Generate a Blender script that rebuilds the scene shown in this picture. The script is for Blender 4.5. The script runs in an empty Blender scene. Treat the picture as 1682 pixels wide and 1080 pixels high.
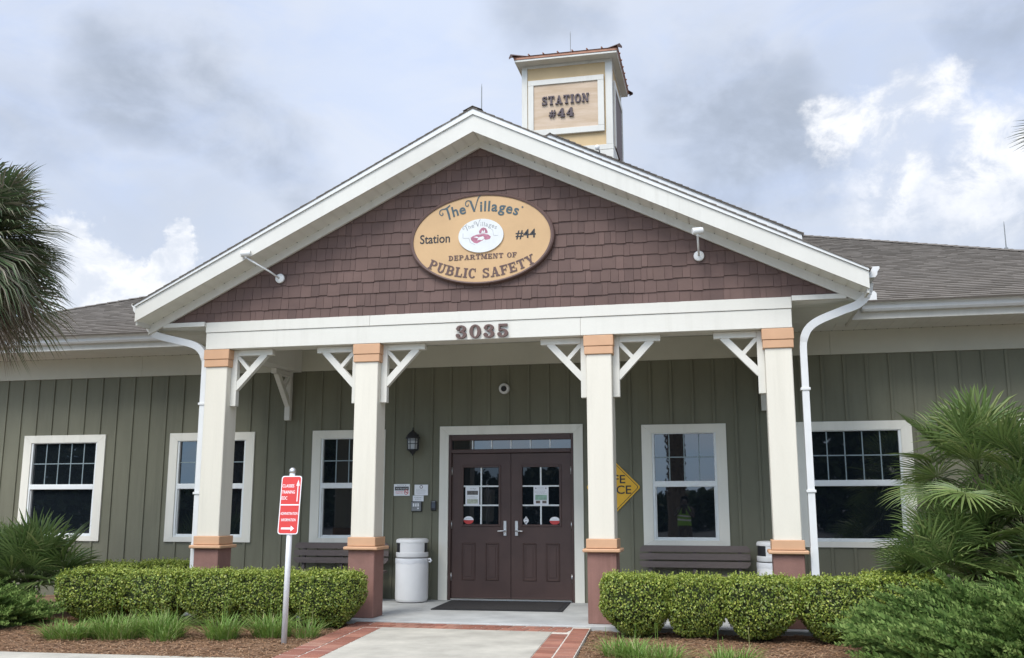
import bpy, math, random
from mathutils import Vector, Matrix, noise as mnoise
R = math.radians
random.seed(44)
scn = bpy.context.scene
COL = scn.collection

# ------------------------------------------------------------------ camera
cam_d = bpy.data.cameras.new("camera")
cam = bpy.data.objects.new("camera", cam_d)
COL.objects.link(cam)
scn.camera = cam
cam_d.sensor_width = 36.0
cam_d.lens = 1586.3 / 1682 * 36
cam_d.clip_end = 2000
YAW, PITCH, ROLL = 0.21792, 0.17987, -0.0005
fw = Vector((-math.sin(YAW) * math.cos(PITCH), math.cos(YAW) * math.cos(PITCH), math.sin(PITCH)))
rt = Vector((math.cos(YAW), math.sin(YAW), 0))
up = rt.cross(fw)
rt, up = math.cos(ROLL) * rt + math.sin(ROLL) * up, -math.sin(ROLL) * rt + math.cos(ROLL) * up
M = Matrix((rt, up, -fw)).transposed().to_4x4()
M.translation = Vector((3.192, -14.304, 1.397))
cam.matrix_world = M

# ------------------------------------------------------------------ light
SUN_ELEV, SUN_AZ = R(52), R(198)          # azimuth clockwise from +y: the sun stands behind the viewer, a little left
sdir = Vector((math.sin(SUN_AZ) * math.cos(SUN_ELEV), math.cos(SUN_AZ) * math.cos(SUN_ELEV), math.sin(SUN_ELEV)))
sl = bpy.data.lights.new("sun", 'SUN')
sl.energy = 2.0
sl.angle = R(28)
sl.color = (1.0, 0.955, 0.88)
so = bpy.data.objects.new("sun", sl)
COL.objects.link(so)
so.rotation_euler = (-sdir).to_track_quat('-Z', 'Y').to_euler()
scn.view_settings.view_transform = 'Standard'
scn.view_settings.look = 'None'
scn.view_settings.gamma = 1
scn.view_settings.exposure = 0.54

# ------------------------------------------------------------------ sky
world = bpy.data.worlds.new("World")
scn.world = world
world.use_nodes = True
W = world.node_tree
W.nodes.clear()
def wn(t, **k):
    n = W.nodes.new(t)
    for a, b in k.items():
        setattr(n, a, b)
    return n
def wl(a, b):
    W.links.new(a, b)
def wmath(op, a, b=None, clamp=False):
    n = wn('ShaderNodeMath', operation=op, use_clamp=clamp)
    for i, x in enumerate((a, b)):
        if x is None:
            continue
        if isinstance(x, (int, float)):
            n.inputs[i].default_value = x
        else:
            wl(x, n.inputs[i])
    return n.outputs[0]
def wmix(f, a, b):
    n = wn('ShaderNodeMix', data_type='RGBA')
    if isinstance(f, (int, float)):
        n.inputs[0].default_value = f
    else:
        wl(f, n.inputs[0])
    for i, x in ((6, a), (7, b)):
        if isinstance(x, tuple):
            n.inputs[i].default_value = (*x, 1)
        else:
            wl(x, n.inputs[i])
    return n.outputs[2]
def wrange(v, a, b, c=0.0, d=1.0, smooth=True):
    n = wn('ShaderNodeMapRange', interpolation_type='SMOOTHSTEP' if smooth else 'LINEAR')
    wl(v, n.inputs[0])
    for i, x in enumerate((a, b, c, d)):
        n.inputs[i + 1].default_value = x
    return n.outputs[0]
tc = wn('ShaderNodeTexCoord')
def wnoise(scale, detail, rough, sc=(1, 1, 1), dist=0.0, off=(0, 0, 0)):
    mp = wn('ShaderNodeMapping')
    wl(tc.outputs['Generated'], mp.inputs[0])
    mp.inputs['Scale'].default_value = sc
    mp.inputs['Location'].default_value = off
    n = wn('ShaderNodeTexNoise')
    wl(mp.outputs[0], n.inputs['Vector'])
    n.inputs['Scale'].default_value = scale
    n.inputs['Detail'].default_value = detail
    n.inputs['Roughness'].default_value = rough
    n.inputs['Distortion'].default_value = dist
    return n
# direction with a little turbulence, so that cloud outlines billow
nv = wnoise(11, 10, .62, (1, 1, 1.2))
sub = wn('ShaderNodeVectorMath', operation='SUBTRACT'); wl(nv.outputs['Color'], sub.inputs[0]); sub.inputs[1].default_value = (.5, .5, .5)
scl = wn('ShaderNodeVectorMath', operation='SCALE'); wl(sub.outputs[0], scl.inputs[0]); scl.inputs['Scale'].default_value = .13
add = wn('ShaderNodeVectorMath', operation='ADD'); wl(tc.outputs['Generated'], add.inputs[0]); wl(scl.outputs[0], add.inputs[1])
nv2 = wnoise(6, 6, .5, (1, 1, 1.4), 0, (4, 1, 2))
sub2 = wn('ShaderNodeVectorMath', operation='SUBTRACT'); wl(nv2.outputs['Color'], sub2.inputs[0]); sub2.inputs[1].default_value = (.5, .5, .5)
scl2 = wn('ShaderNodeVectorMath', operation='SCALE'); wl(sub2.outputs[0], scl2.inputs[0]); scl2.inputs['Scale'].default_value = .16
add2 = wn('ShaderNodeVectorMath', operation='ADD'); wl(tc.outputs['Generated'], add2.inputs[0]); wl(scl2.outputs[0], add2.inputs[1])
def blob(d, r, soft, vec=None):
    d = Vector(d).normalized()
    s = wn('ShaderNodeVectorMath', operation='DISTANCE')
    wl((vec or add).outputs[0], s.inputs[0]); s.inputs[1].default_value = d
    return wrange(s.outputs['Value'], r * (1 - soft), r, 1, 0)
def union(bs):
    o = bs[0]
    for b in bs[1:]:
        o = wmath('MAXIMUM', o, b)
    return o
def gblob(d, r, k=1.0):
    b = blob(d, r * 1.15, .85, add2)
    return b if k == 1 else wmath('MULTIPLY', b, k)
n1 = wnoise(2.6, 9, .56, (1, 1, 2.0), .5, (3.1, .4, 1.7))
n2 = wnoise(8, 8, .58, (1, 1, 1.5), .2, (1.2, 5, .3))
n3 = wnoise(20, 7, .62, (1, 1, 1.3), .3)
n4 = wnoise(5, 8, .6, (1, 1, 2.2), .6, (7, 2, 5))
base = wmix(wrange(n1.outputs['Fac'], .36, .60), (.455, .54, .735), (.54, .60, .725))
base = wmix(wrange(n4.outputs['Fac'], .42, .66, 0, .6), base, (.61, .64, .70))
sep = wn('ShaderNodeSeparateXYZ'); wl(tc.outputs['Generated'], sep.inputs[0])
base = wmix(wrange(sep.outputs['Z'], .12, .36, .5, 0), base, (.57, .605, .665))
# grey cloud masses
greys = union([gblob((-.525, .757, .392), .095), gblob((-.49, .783, .385), .10), gblob((-.455, .81, .365), .09), gblob((-.415, .832, .342), .08, .8), gblob((-.64, .73, .33), .12, .6),
               gblob((-.156, .871, .475), .07, .7), gblob((-.02, .91, .405), .10), gblob((.035, .925, .365), .12), gblob((.08, .94, .325), .10, .9), gblob((.02, .94, .33), .13), gblob((.07, .95, .29), .10, .8),
               gblob((.25, .86, .45), .11, .9), gblob((.14, .94, .28), .09, .6), gblob((.24, .925, .28), .10, .7)])
sheets = union([gblob((.06, .93, .36), .30), gblob((-.56, .76, .33), .26), gblob((.22, .90, .40), .22), gblob((.22, .93, .28), .16)])
gf = wmath('MULTIPLY', greys, wrange(n2.outputs['Fac'], .30, .62, .38, .95))
gf = wmath('MAXIMUM', gf, wmath('MULTIPLY', sheets, wrange(n1.outputs['Fac'], .36, .60, .10, .40)))
sky2 = wmix(gf, base, (.305, .345, .415))
# white cumulus, its feet shaded
wl_ = union([blob((-.592, .778, .218), .046, .30), blob((-.568, .80, .205), .040, .30), blob((-.524, .822, .226), .030, .30), blob((-.545, .812, .208), .034, .30), blob((-.565, .80, .178), .065, .35)])
wr_ = union([blob((.112, .925, .352), .036, .55), blob((.150, .92, .350), .044, .55), blob((.198, .911, .356), .052, .45), blob((.235, .915, .328), .055, .6), blob((.175, .925, .328), .062, .8), blob((.27, .912, .318), .06, .7), blob((.16, .94, .295), .08, 1.0), blob((.23, .925, .29), .08, 1.0)])
whites = wmath('MAXIMUM', wl_, wmath('MULTIPLY', wr_, wrange(n3.outputs['Fac'], .34, .56, .45, 1)))
wcol = wmix(wrange(n3.outputs['Fac'], .36, .62), (.57, .60, .66), (.80, .80, .81))
sky3 = wmix(wmath('MULTIPLY', whites, .92), sky2, wcol)
# clear blue low in the sky opposite the building
back = wmath('MULTIPLY', wrange(sep.outputs['Y'], -.35, -.8), wrange(sep.outputs['Z'], .45, .18))
sky3 = wmix(wmath('MULTIPLY', back, wrange(n1.outputs['Fac'], .66, .40, .25, 1)), sky3, (.34, .55, .80))
# brighter towards the veiled sun (behind the viewer) and overhead
dt = wn('ShaderNodeVectorMath', operation='DOT_PRODUCT'); wl(tc.outputs['Generated'], dt.inputs[0]); dt.inputs[1].default_value = sdir
gain = wmath('ADD', wrange(dt.outputs['Value'], .25, 1.0, 0, 1.6), 1.0)
sc2 = wn('ShaderNodeVectorMath', operation='SCALE'); wl(sky3, sc2.inputs[0]); wl(gain, sc2.inputs['Scale'])
bg_cloud = wn('ShaderNodeBackground'); wl(sc2.outputs[0], bg_cloud.inputs[0]); bg_cloud.inputs[1].default_value = 1.0
nis = wn('ShaderNodeTexSky', sky_type='NISHITA')
nis.sun_disc = False
nis.sun_elevation = SUN_ELEV
nis.sun_rotation = SUN_AZ
bg_sky = wn('ShaderNodeBackground'); wl(nis.outputs[0], bg_sky.inputs[0]); bg_sky.inputs[1].default_value = 0.1
mx = wn('ShaderNodeMixShader'); mx.inputs[0].default_value = .9
wl(bg_sky.outputs[0], mx.inputs[1]); wl(bg_cloud.outputs[0], mx.inputs[2])
wo = wn('ShaderNodeOutputWorld'); wl(mx.outputs[0], wo.inputs[0])
world.cycles.sampling_method = 'AUTOMATIC'

# ------------------------------------------------------------------ materials
def mat(name, col, rough=.6, var=.12, scale=3.0, bump=0.0, bscale=40.0, metal=0.0, ior=1.45, col2=None, stretch=(1, 1, 1), fine=.0, coat=0.0, spec=.5, grime=0.0):
    m = bpy.data.materials.new(name); m.use_nodes = True
    t = m.node_tree; p = t.nodes['Principled BSDF']
    p.inputs['Roughness'].default_value = rough
    p.inputs['Metallic'].default_value = metal
    p.inputs['IOR'].default_value = ior
    p.inputs['Specular IOR Level'].default_value = spec
    if coat:
        p.inputs['Coat Weight'].default_value = coat
    g = t.nodes.new('ShaderNodeTexCoord')
    mp = t.nodes.new('ShaderNodeMapping'); mp.inputs['Scale'].default_value = stretch
    t.links.new(g.outputs['Object'], mp.inputs[0])
    n = t.nodes.new('ShaderNodeTexNoise'); n.inputs['Scale'].default_value = scale; n.inputs['Detail'].default_value = 7; n.inputs['Roughness'].default_value = .62
    t.links.new(mp.outputs[0], n.inputs['Vector'])
    r = t.nodes.new('ShaderNodeMapRange'); r.inputs[1].default_value = .3; r.inputs[2].default_value = .7
    t.links.new(n.outputs['Fac'], r.inputs[0])
    x = t.nodes.new('ShaderNodeMix'); x.data_type = 'RGBA'
    a = tuple(c * (1 - var) for c in col); b = col2 or tuple(min(1, c * (1 + var)) for c in col)
    x.inputs[6].default_value = (*a, 1); x.inputs[7].default_value = (*b, 1)
    t.links.new(r.outputs[0], x.inputs[0])
    out = x.outputs[2]
    if fine:
        n2 = t.nodes.new('ShaderNodeTexNoise'); n2.inputs['Scale'].default_value = bscale; n2.inputs['Detail'].default_value = 3
        t.links.new(mp.outputs[0], n2.inputs['Vector'])
        hs = t.nodes.new('ShaderNodeHueSaturation')
        rr = t.nodes.new('ShaderNodeMapRange'); rr.inputs[1].default_value = .3; rr.inputs[2].default_value = .7; rr.inputs[3].default_value = 1 - fine; rr.inputs[4].default_value = 1 + fine
        t.links.new(n2.outputs['Fac'], rr.inputs[0]); t.links.new(rr.outputs[0], hs.inputs['Value']); t.links.new(out, hs.inputs['Color'])
        out = hs.outputs[0]
    if grime:                                                  # rain streaks and blotches of old dirt
        mg = t.nodes.new('ShaderNodeMapping'); mg.inputs['Scale'].default_value = (9, 9, .55)
        t.links.new(g.outputs['Object'], mg.inputs[0])
        ng = t.nodes.new('ShaderNodeTexNoise'); ng.inputs['Scale'].default_value = 1.0; ng.inputs['Detail'].default_value = 8; ng.inputs['Roughness'].default_value = .7
        t.links.new(mg.outputs[0], ng.inputs['Vector'])
        nb = t.nodes.new('ShaderNodeTexNoise'); nb.inputs['Scale'].default_value = .9; nb.inputs['Detail'].default_value = 6
        t.links.new(g.outputs['Object'], nb.inputs['Vector'])
        mu = t.nodes.new('ShaderNodeMath'); mu.operation = 'MULTIPLY'
        r1 = t.nodes.new('ShaderNodeMapRange'); r1.inputs[1].default_value = .48; r1.inputs[2].default_value = .72
        r2 = t.nodes.new('ShaderNodeMapRange'); r2.inputs[1].default_value = .38; r2.inputs[2].default_value = .62
        t.links.new(ng.outputs['Fac'], r1.inputs[0]); t.links.new(nb.outputs['Fac'], r2.inputs[0])
        t.links.new(r1.outputs[0], mu.inputs[0]); t.links.new(r2.outputs[0], mu.inputs[1])
        m2 = t.nodes.new('ShaderNodeMath'); m2.operation = 'MULTIPLY'; m2.inputs[1].default_value = grime
        t.links.new(mu.outputs[0], m2.inputs[0])
        xg = t.nodes.new('ShaderNodeMix'); xg.data_type = 'RGBA'
        t.links.new(m2.outputs[0], xg.inputs[0]); t.links.new(out, xg.inputs[6]); xg.inputs[7].default_value = (col[0] * .42, col[1] * .41, col[2] * .36, 1)
        out = xg.outputs[2]
    t.links.new(out, p.inputs['Base Color'])
    if bump:
        n3 = t.nodes.new('ShaderNodeTexNoise'); n3.inputs['Scale'].default_value = bscale; n3.inputs['Detail'].default_value = 4
        t.links.new(mp.outputs[0], n3.inputs['Vector'])
        bm = t.nodes.new('ShaderNodeBump'); bm.inputs['Strength'].default_value = bump; bm.inputs['Distance'].default_value = .01
        t.links.new(n3.outputs['Fac'], bm.inputs['Height']); t.links.new(bm.outputs[0], p.inputs['Normal'])
    return m
def island_mat(name, cols, rough=.5, trans=0.0, spec=.4, noisev=0.0):
    """each leaf, shingle or brick gets its own tint from the list"""
    m = bpy.data.materials.new(name); m.use_nodes = True
    t = m.node_tree; p = t.nodes['Principled BSDF']
    p.inputs['Roughness'].default_value = rough; p.inputs['Specular IOR Level'].default_value = spec
    g = t.nodes.new('ShaderNodeNewGeometry')
    cr = t.nodes.new('ShaderNodeValToRGB')
    e = cr.color_ramp.elements
    while len(e) < len(cols):
        e.new(.5)
    for i, c in enumerate(cols):
        e[i].position = i / (len(cols) - 1); e[i].color = (*c, 1)
    t.links.new(g.outputs['Random Per Island'], cr.inputs[0])
    out = cr.outputs[0]
    if noisev:
        tcn = t.nodes.new('ShaderNodeTexCoord')
        n2 = t.nodes.new('ShaderNodeTexNoise'); n2.inputs['Scale'].default_value = 2.2; n2.inputs['Detail'].default_value = 8; n2.inputs['Roughness'].default_value = .65
        t.links.new(tcn.outputs['Object'], n2.inputs['Vector'])
        hs = t.nodes.new('ShaderNodeHueSaturation')
        rr = t.nodes.new('ShaderNodeMapRange'); rr.inputs[1].default_value = .3; rr.inputs[2].default_value = .7; rr.inputs[3].default_value = 1 - noisev; rr.inputs[4].default_value = 1 + noisev
        t.links.new(n2.outputs['Fac'], rr.inputs[0]); t.links.new(rr.outputs[0], hs.inputs['Value']); t.links.new(out, hs.inputs['Color'])
        out = hs.outputs[0]
    t.links.new(out, p.inputs['Base Color'])
    if trans:
        tr = t.nodes.new('ShaderNodeBsdfTranslucent'); t.links.new(out, tr.inputs[0])
        ms = t.nodes.new('ShaderNodeMixShader'); ms.inputs[0].default_value = trans
        t.links.new(p.outputs[0], ms.inputs[1]); t.links.new(tr.outputs[0], ms.inputs[2])
        t.links.new(ms.outputs[0], t.nodes['Material Output'].inputs[0])
    return m
def glass_mat(name, ior, tint=(.008, .011, .014), wave=.02):
    m = bpy.data.materials.new(name); m.use_nodes = True
    t = m.node_tree; p = t.nodes['Principled BSDF']
    p.inputs['Base Color'].default_value = (*tint, 1); p.inputs['Roughness'].default_value = .015; p.inputs['IOR'].default_value = ior
    g = t.nodes.new('ShaderNodeTexCoord'); n = t.nodes.new('ShaderNodeTexNoise'); n.inputs['Scale'].default_value = 2.2; n.inputs['Detail'].default_value = 1
    t.links.new(g.outputs['Object'], n.inputs['Vector'])
    b = t.nodes.new('ShaderNodeBump'); b.inputs['Strength'].default_value = wave; b.inputs['Distance'].default_value = .05
    t.links.new(n.outputs['Fac'], b.inputs['Height']); t.links.new(b.outputs[0], p.inputs['Normal'])
    return m

MAT = dict(
    wall=mat('sage_green_siding', (.146, .143, .098), .75, .14, 1.6, .12, bscale=120, stretch=(1, 1, .35), fine=.04, grime=.30),
    frieze=mat('grey_green_cream_board', (.47, .455, .375), .7, .05, 2, .08, 150),
    trim=mat('cream_painted_trim', (.70, .675, .585), .6, .05, 2.5, .06, 120, stretch=(1, 1, .4), grime=.18),
    col=mat('cream_column_paint', (.64, .60, .505), .62, .05, 2.0, .10, 160, stretch=(1, 1, .15), fine=.02, grime=.16),
    beam=mat('white_beam_paint', (.60, .58, .515), .6, .05, 1.5, .10, 150, stretch=(.15, 1, 1), fine=.02, grime=.16),
    white=mat('white_aluminium', (.63, .63, .61), .42, .05, 2, .02, 60, grime=.18),
    fascia=mat('white_fascia_board', (.57, .555, .50), .5, .05, 1.3, .03, 70, grime=.22),
    soffit=mat('vinyl_soffit', (.66, .655, .60), .6, .06, 3),
    dark=mat('dark_gap', (.03, .03, .03), .9, .1),
    peach=mat('peach_trim_paint', (.52, .305, .175), .62, .06, 4, .08, 120),
    stucco=mat('brick_red_stucco', (.235, .125, .100), .9, .14, 3.2, .5, 180, fine=.08, grime=.45),
    brown=mat('dark_brown_steel', (.066, .037, .030), .5, .18, 2, .03, 90),
    vinyl=mat('white_vinyl_sash', (.70, .72, .70), .45, .03),
    glass=glass_mat('dark_window_glass', 1.95),
    dglass=glass_mat('door_glass', 1.5),
    muntin=mat('grille_bar', (.20, .25, .26), .5, .05),
    silver=mat('brushed_steel', (.55, .55, .54), .35, .06, 20, metal=1.0),
    black=mat('black_metal', (.022, .022, .024), .5, .15, 8),
    blackrub=mat('black_rubber_mat', (.022, .022, .023), .9, .25, 30, .6, 300),
    shake=island_mat('brown_shake', [(.096, .060, .051), (.113, .070, .059), (.130, .081, .068), (.103, .064, .054), (.121, .076, .063)], .8, noisev=.13),
    roof=island_mat('asphalt_shingle', [(.148, .131, .112), (.156, .138, .118), (.164, .145, .125), (.152, .134, .115), (.160, .142, .122)], .95, spec=.2, noisev=.10),
    yellow=mat('tan_yellow_stucco', (.52, .38, .21), .75, .06, 3, .1, 140),
    sunface=mat('weathered_plywood', (.47, .345, .225), .8, .10, 6, .1, 100, col2=(.55, .435, .33), stretch=(.25, 1, 1.6)),
    lav=mat('violet_brown_letters', (.075, .055, .062), .6, .1),
    copper=mat('copper_metal_roof', (.30, .145, .090), .5, .2, 4, metal=.25),
    copperdk=mat('weathered_copper_cap', (.10, .065, .055), .6, .2, 4, metal=.25),
    signtan=mat('tan_sign_face', (.50, .325, .165), .6, .07, 2.4, .03, 80),
    signbrown=mat('brown_sign_paint', (.105, .062, .052), .6, .08),
    signblue=mat('slate_blue_sign_paint', (.048, .078, .092), .55, .1),
    signblack=mat('black_sign_paint', (.018, .018, .02), .5, .1),
    sealwhite=mat('white_sign_paint', (.60, .61, .595), .55, .05, 8),
    sealmaroon=mat('faded_maroon_print', (.36, .14, .19), .6, .2, 25),
    sealgrey=mat('grey_print', (.28, .29, .29), .6, .2, 25),
    signred=mat('red_sign_sheet', (.60, .055, .050), .4, .05, 5),
    signwhite=mat('white_reflective', (.80, .80, .80), .4, .03),
    signyellow=mat('yellow_sign_sheet', (.72, .40, .02), .4, .05, 5),
    postmat=mat('chipped_white_post', (.70, .71, .72), .6, .05, 14, .15, 60, stretch=(1, 1, .35)),
    plastic=mat('white_textured_plastic', (.70, .69, .67), .65, .03, 4, .08, 220),
    liner=mat('clear_white_liner', (.70, .70, .70), .3, .05),
    bench=mat('brown_recycled_lumber', (.125, .100, .090), .7, .15, 3, .15, 60, stretch=(.2, 1, 1), fine=.08),
    paper=mat('white_paper', (.72, .73, .74), .7, .03),
    greyplast=mat('grey_device', (.20, .21, .21), .5, .1),
    concrete=mat('porch_concrete', (.38, .385, .37), .85, .22, 1.6, .15, 160, fine=.07),
    walk=mat('walk_concrete', (.40, .375, .315), .9, .22, 1.9, .25, 190, fine=.10),
    mortar=mat('pale_mortar', (.56, .51, .44), .95, .1, 8, .2, 120),
    brick=island_mat('red_paver', [(.27, .108, .070), (.215, .085, .056), (.33, .150, .100), (.25, .100, .070), (.31, .160, .110)], .85, noisev=.18),
    mulch=mat('pine_straw_mulch', (.150, .085, .050), .95, .35, 5, .9, 60, col2=(.28, .165, .092), fine=.35),
    straw=island_mat('pine_needles', [(.12, .060, .030), (.24, .130, .066), (.34, .20, .105), (.18, .096, .050), (.38, .26, .16)], .8),
    asphalt=mat('asphalt', (.055, .055, .056), .95, .15, 2, .4, 90),
    twig=mat('dark_twig_and_core', (.032, .044, .014), .9, .3, 20),
    bark=mat('palm_bark', (.13, .10, .075), .95, .3, 12, .6, 40),
    box=island_mat('boxwood_leaf', [(.077, .122, .018), (.160, .230, .033), (.269, .339, .054), (.102, .160, .023), (.461, .486, .096), (.192, .269, .038), (.20, .20, .06)], .42, .22, .5),
    palm=island_mat('fan_palm_leaf', [(.080, .134, .034), (.123, .187, .049), (.177, .242, .071), (.097, .156, .043), (.268, .301, .107)], .42, .18, .5),
    sabal=island_mat('cabbage_palm_leaf', [(.060, .105, .038), (.095, .140, .055), (.17, .18, .095), (.070, .115, .052), (.25, .225, .15), (.21, .185, .14)], .5, .15, .45),
    boxlitnew=island_mat('boxwood_skylit_new_growth', [(.196, .265, .040), (.299, .368, .057), (.391, .425, .081), (.253, .322, .052)], .42, .25, .5),
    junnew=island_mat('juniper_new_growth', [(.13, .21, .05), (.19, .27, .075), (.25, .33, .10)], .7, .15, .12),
    deadf=island_mat('dry_palm_leaf', [(.26, .22, .175), (.34, .29, .24), (.19, .155, .125), (.42, .37, .30)], .8, .1),
    petiole=mat('green_petiole', (.10, .13, .045), .5, .2, 8),
    jun=island_mat('juniper_foliage', [(.053, .101, .022), (.082, .142, .031), (.120, .185, .045), (.065, .117, .028), (.172, .232, .069)], .7, .12, .12),
    grass=island_mat('liriope_blade', [(.112, .213, .034), (.168, .280, .050), (.224, .336, .078), (.134, .241, .043), (.403, .392, .179)], .5, .25, .4),
    tree=island_mat('treeline_leaf', [(.022, .040, .012), (.030, .052, .015), (.040, .064, .020)], .7, .1),
    lampglass=mat('frosted_lamp_glass', (.42, .44, .44), .15, .05),
)

# ------------------------------------------------------------------ mesh tools
BASE = {}
class MB:
    def __init__(s):
        s.v = []; s.f = []
    def add(s, vs, fs):
        o = len(s.v)
        s.v.extend([tuple(x) for x in vs]); s.f.extend([[i + o for i in f] for f in fs])
        return s
    def box(s, x0, x1, y0, y1, z0, z1):
        x0, x1 = min(x0, x1), max(x0, x1); y0, y1 = min(y0, y1), max(y0, y1); z0, z1 = min(z0, z1), max(z0, z1)
        return s.add([(x0, y0, z0), (x1, y0, z0), (x1, y1, z0), (x0, y1, z0), (x0, y0, z1), (x1, y0, z1), (x1, y1, z1), (x0, y1, z1)],
                     [(0, 3, 2, 1), (4, 5, 6, 7), (0, 1, 5, 4), (1, 2, 6, 5), (2, 3, 7, 6), (3, 0, 4, 7)])
    def bbox(s, x0, x1, y0, y1, z0, z1, b=.006):
        """box with bevelled edges: eight corners become small triangles"""
        x0, x1 = min(x0, x1), max(x0, x1); y0, y1 = min(y0, y1), max(y0, y1); z0, z1 = min(z0, z1), max(z0, z1)
        b = min(b, (x1 - x0) * .4, (y1 - y0) * .4, (z1 - z0) * .4)
        vs = []; idx = {}
        for i, x in enumerate((x0, x1)):
            for j, y in enumerate((y0, y1)):
                for k, z in enumerate((z0, z1)):
                    sx, sy, sz = (b, -b)[i], (b, -b)[j], (b, -b)[k]
                    for a, q in enumerate(((x, y + sy, z + sz), (x + sx, y, z + sz), (x + sx, y + sy, z))):
                        idx[i, j, k, a] = len(vs); vs.append(q)
        I = lambda i, j, k, a: idx[i, j, k, a]
        fs = []
        fs += [(I(0, 0, 0, 0), I(0, 0, 1, 0), I(0, 1, 1, 0), I(0, 1, 0, 0)), (I(1, 0, 0, 0), I(1, 1, 0, 0), I(1, 1, 1, 0), I(1, 0, 1, 0))]
        fs += [(I(0, 0, 0, 1), I(1, 0, 0, 1), I(1, 0, 1, 1), I(0, 0, 1, 1)), (I(0, 1, 0, 1), I(0, 1, 1, 1), I(1, 1, 1, 1), I(1, 1, 0, 1))]
        fs += [(I(0, 0, 0, 2), I(0, 1, 0, 2), I(1, 1, 0, 2), I(1, 0, 0, 2)), (I(0, 0, 1, 2), I(1, 0, 1, 2), I(1, 1, 1, 2), I(0, 1, 1, 2))]
        for j in (0, 1):
            for k in (0, 1):
                f = (I(0, j, k, 1), I(1, j, k, 1), I(1, j, k, 2), I(0, j, k, 2)); fs.append(f if j == k else f[::-1])
        for i in (0, 1):
            for k in (0, 1):
                f = (I(i, 0, k, 0), I(i, 1, k, 0), I(i, 1, k, 2), I(i, 0, k, 2)); fs.append(f[::-1] if i == k else f)
        for i in (0, 1):
            for j in (0, 1):
                f = (I(i, j, 0, 0), I(i, j, 1, 0), I(i, j, 1, 1), I(i, j, 0, 1)); fs.append(f if i == j else f[::-1])
        for i in (0, 1):
            for j in (0, 1):
                for k in (0, 1):
                    f = (I(i, j, k, 0), I(i, j, k, 1), I(i, j, k, 2)); fs.append(f[::-1] if (i + j + k) % 2 == 1 else f)
        return s.add(vs, fs)
    def prism_y(s, poly, y0, y1):
        """poly = [(x,z)...] pulled from y0 (front) to y1"""
        n = len(poly)
        a = sum(poly[i][0] * poly[(i + 1) % n][1] - poly[(i + 1) % n][0] * poly[i][1] for i in range(n))
        if a < 0:
            poly = poly[::-1]
        vs = [(x, y0, z) for x, z in poly] + [(x, y1, z) for x, z in poly]
        fs = [tuple(range(n)), tuple(range(2 * n - 1, n - 1, -1))]
        fs += [(i, i + n, (i + 1) % n + n, (i + 1) % n) for i in range(n)]
        return s.add(vs, fs)
    def prism_x(s, poly, x0, x1):
        n = len(poly)
        vs = [(x0, y, z) for y, z in poly] + [(x1, y, z) for y, z in poly]
        fs = [tuple(range(n)), tuple(range(2 * n - 1, n - 1, -1))]
        fs += [(i, i + n, (i + 1) % n + n, (i + 1) % n) for i in range(n)]
        return s.add(vs, fs)
    def prism_z(s, poly, z0, z1):
        n = len(poly)
        a = sum(poly[i][0] * poly[(i + 1) % n][1] - poly[(i + 1) % n][0] * poly[i][1] for i in range(n))
        if a < 0:
            poly = poly[::-1]
        vs = [(x, y, z0) for x, y in poly] + [(x, y, z1) for x, y in poly]
        fs = [tuple(range(n - 1, -1, -1)), tuple(range(n, 2 * n))]
        fs += [(i, (i + 1) % n, (i + 1) % n + n, i + n) for i in range(n)]
        return s.add(vs, fs)
    def tube(s, pts, r, n=10, cap=True, ry=None, side=None):
        pts = [Vector(p) for p in pts]
        rs = r if isinstance(r, (list, tuple)) else [r] * len(pts)
        rings = []; up0 = None
        for i, p in enumerate(pts):
            d = (pts[min(i + 1, len(pts) - 1)] - pts[max(i - 1, 0)]).normalized()
            if side is not None:
                u = (Vector(side) - d * d.dot(Vector(side))).normalized()
            elif up0 is None:
                u = d.orthogonal().normalized()
            else:
                u = (up0 - d * d.dot(up0)).normalized()
            up0 = u; w = d.cross(u)
            rr = rs[i]; r2 = rr if ry is None else rr * ry
            rings.append([p + u * rr * math.cos(2 * math.pi * k / n + (math.pi / n if n == 4 else 0)) + w * r2 * math.sin(2 * math.pi * k / n + (math.pi / n if n == 4 else 0)) for k in range(n)])
        vs = [q for g in rings for q in g]
        fs = [(i * n + k, i * n + (k + 1) % n, (i + 1) * n + (k + 1) % n, (i + 1) * n + k) for i in range(len(pts) - 1) for k in range(n)]
        if cap:
            fs += [tuple(range(n - 1, -1, -1)), tuple(range((len(pts) - 1) * n, len(pts) * n))]
        return s.add(vs, fs)
    def lathe(s, prof, c, n=32, axis='z', a0=0, a1=2 * math.pi):
        full = abs(a1 - a0 - 2 * math.pi) < 1e-6
        m = n if full else n + 1
        vs = []
        for r, h in prof:
            for k in range(m):
                a = a0 + (a1 - a0) * k / n
                q = (r * math.cos(a), r * math.sin(a), h)
                if axis == 'y':
                    q = (q[0], q[2], q[1])
                elif axis == 'x':
                    q = (q[2], q[0], q[1])
                vs.append((q[0] + c[0], q[1] + c[1], q[2] + c[2]))
        fs = []
        for i in range(len(prof) - 1):
            for k in range(n):
                k2 = (k + 1) % m if full else k + 1
                f = (i * m + k, i * m + k2, (i + 1) * m + k2, (i + 1) * m + k)
                fs.append(f[::-1] if axis == 'y' else f)
        return s.add(vs, fs)
    def poly(s, pts):
        return s.add(pts, [tuple(range(len(pts)))])
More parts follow.
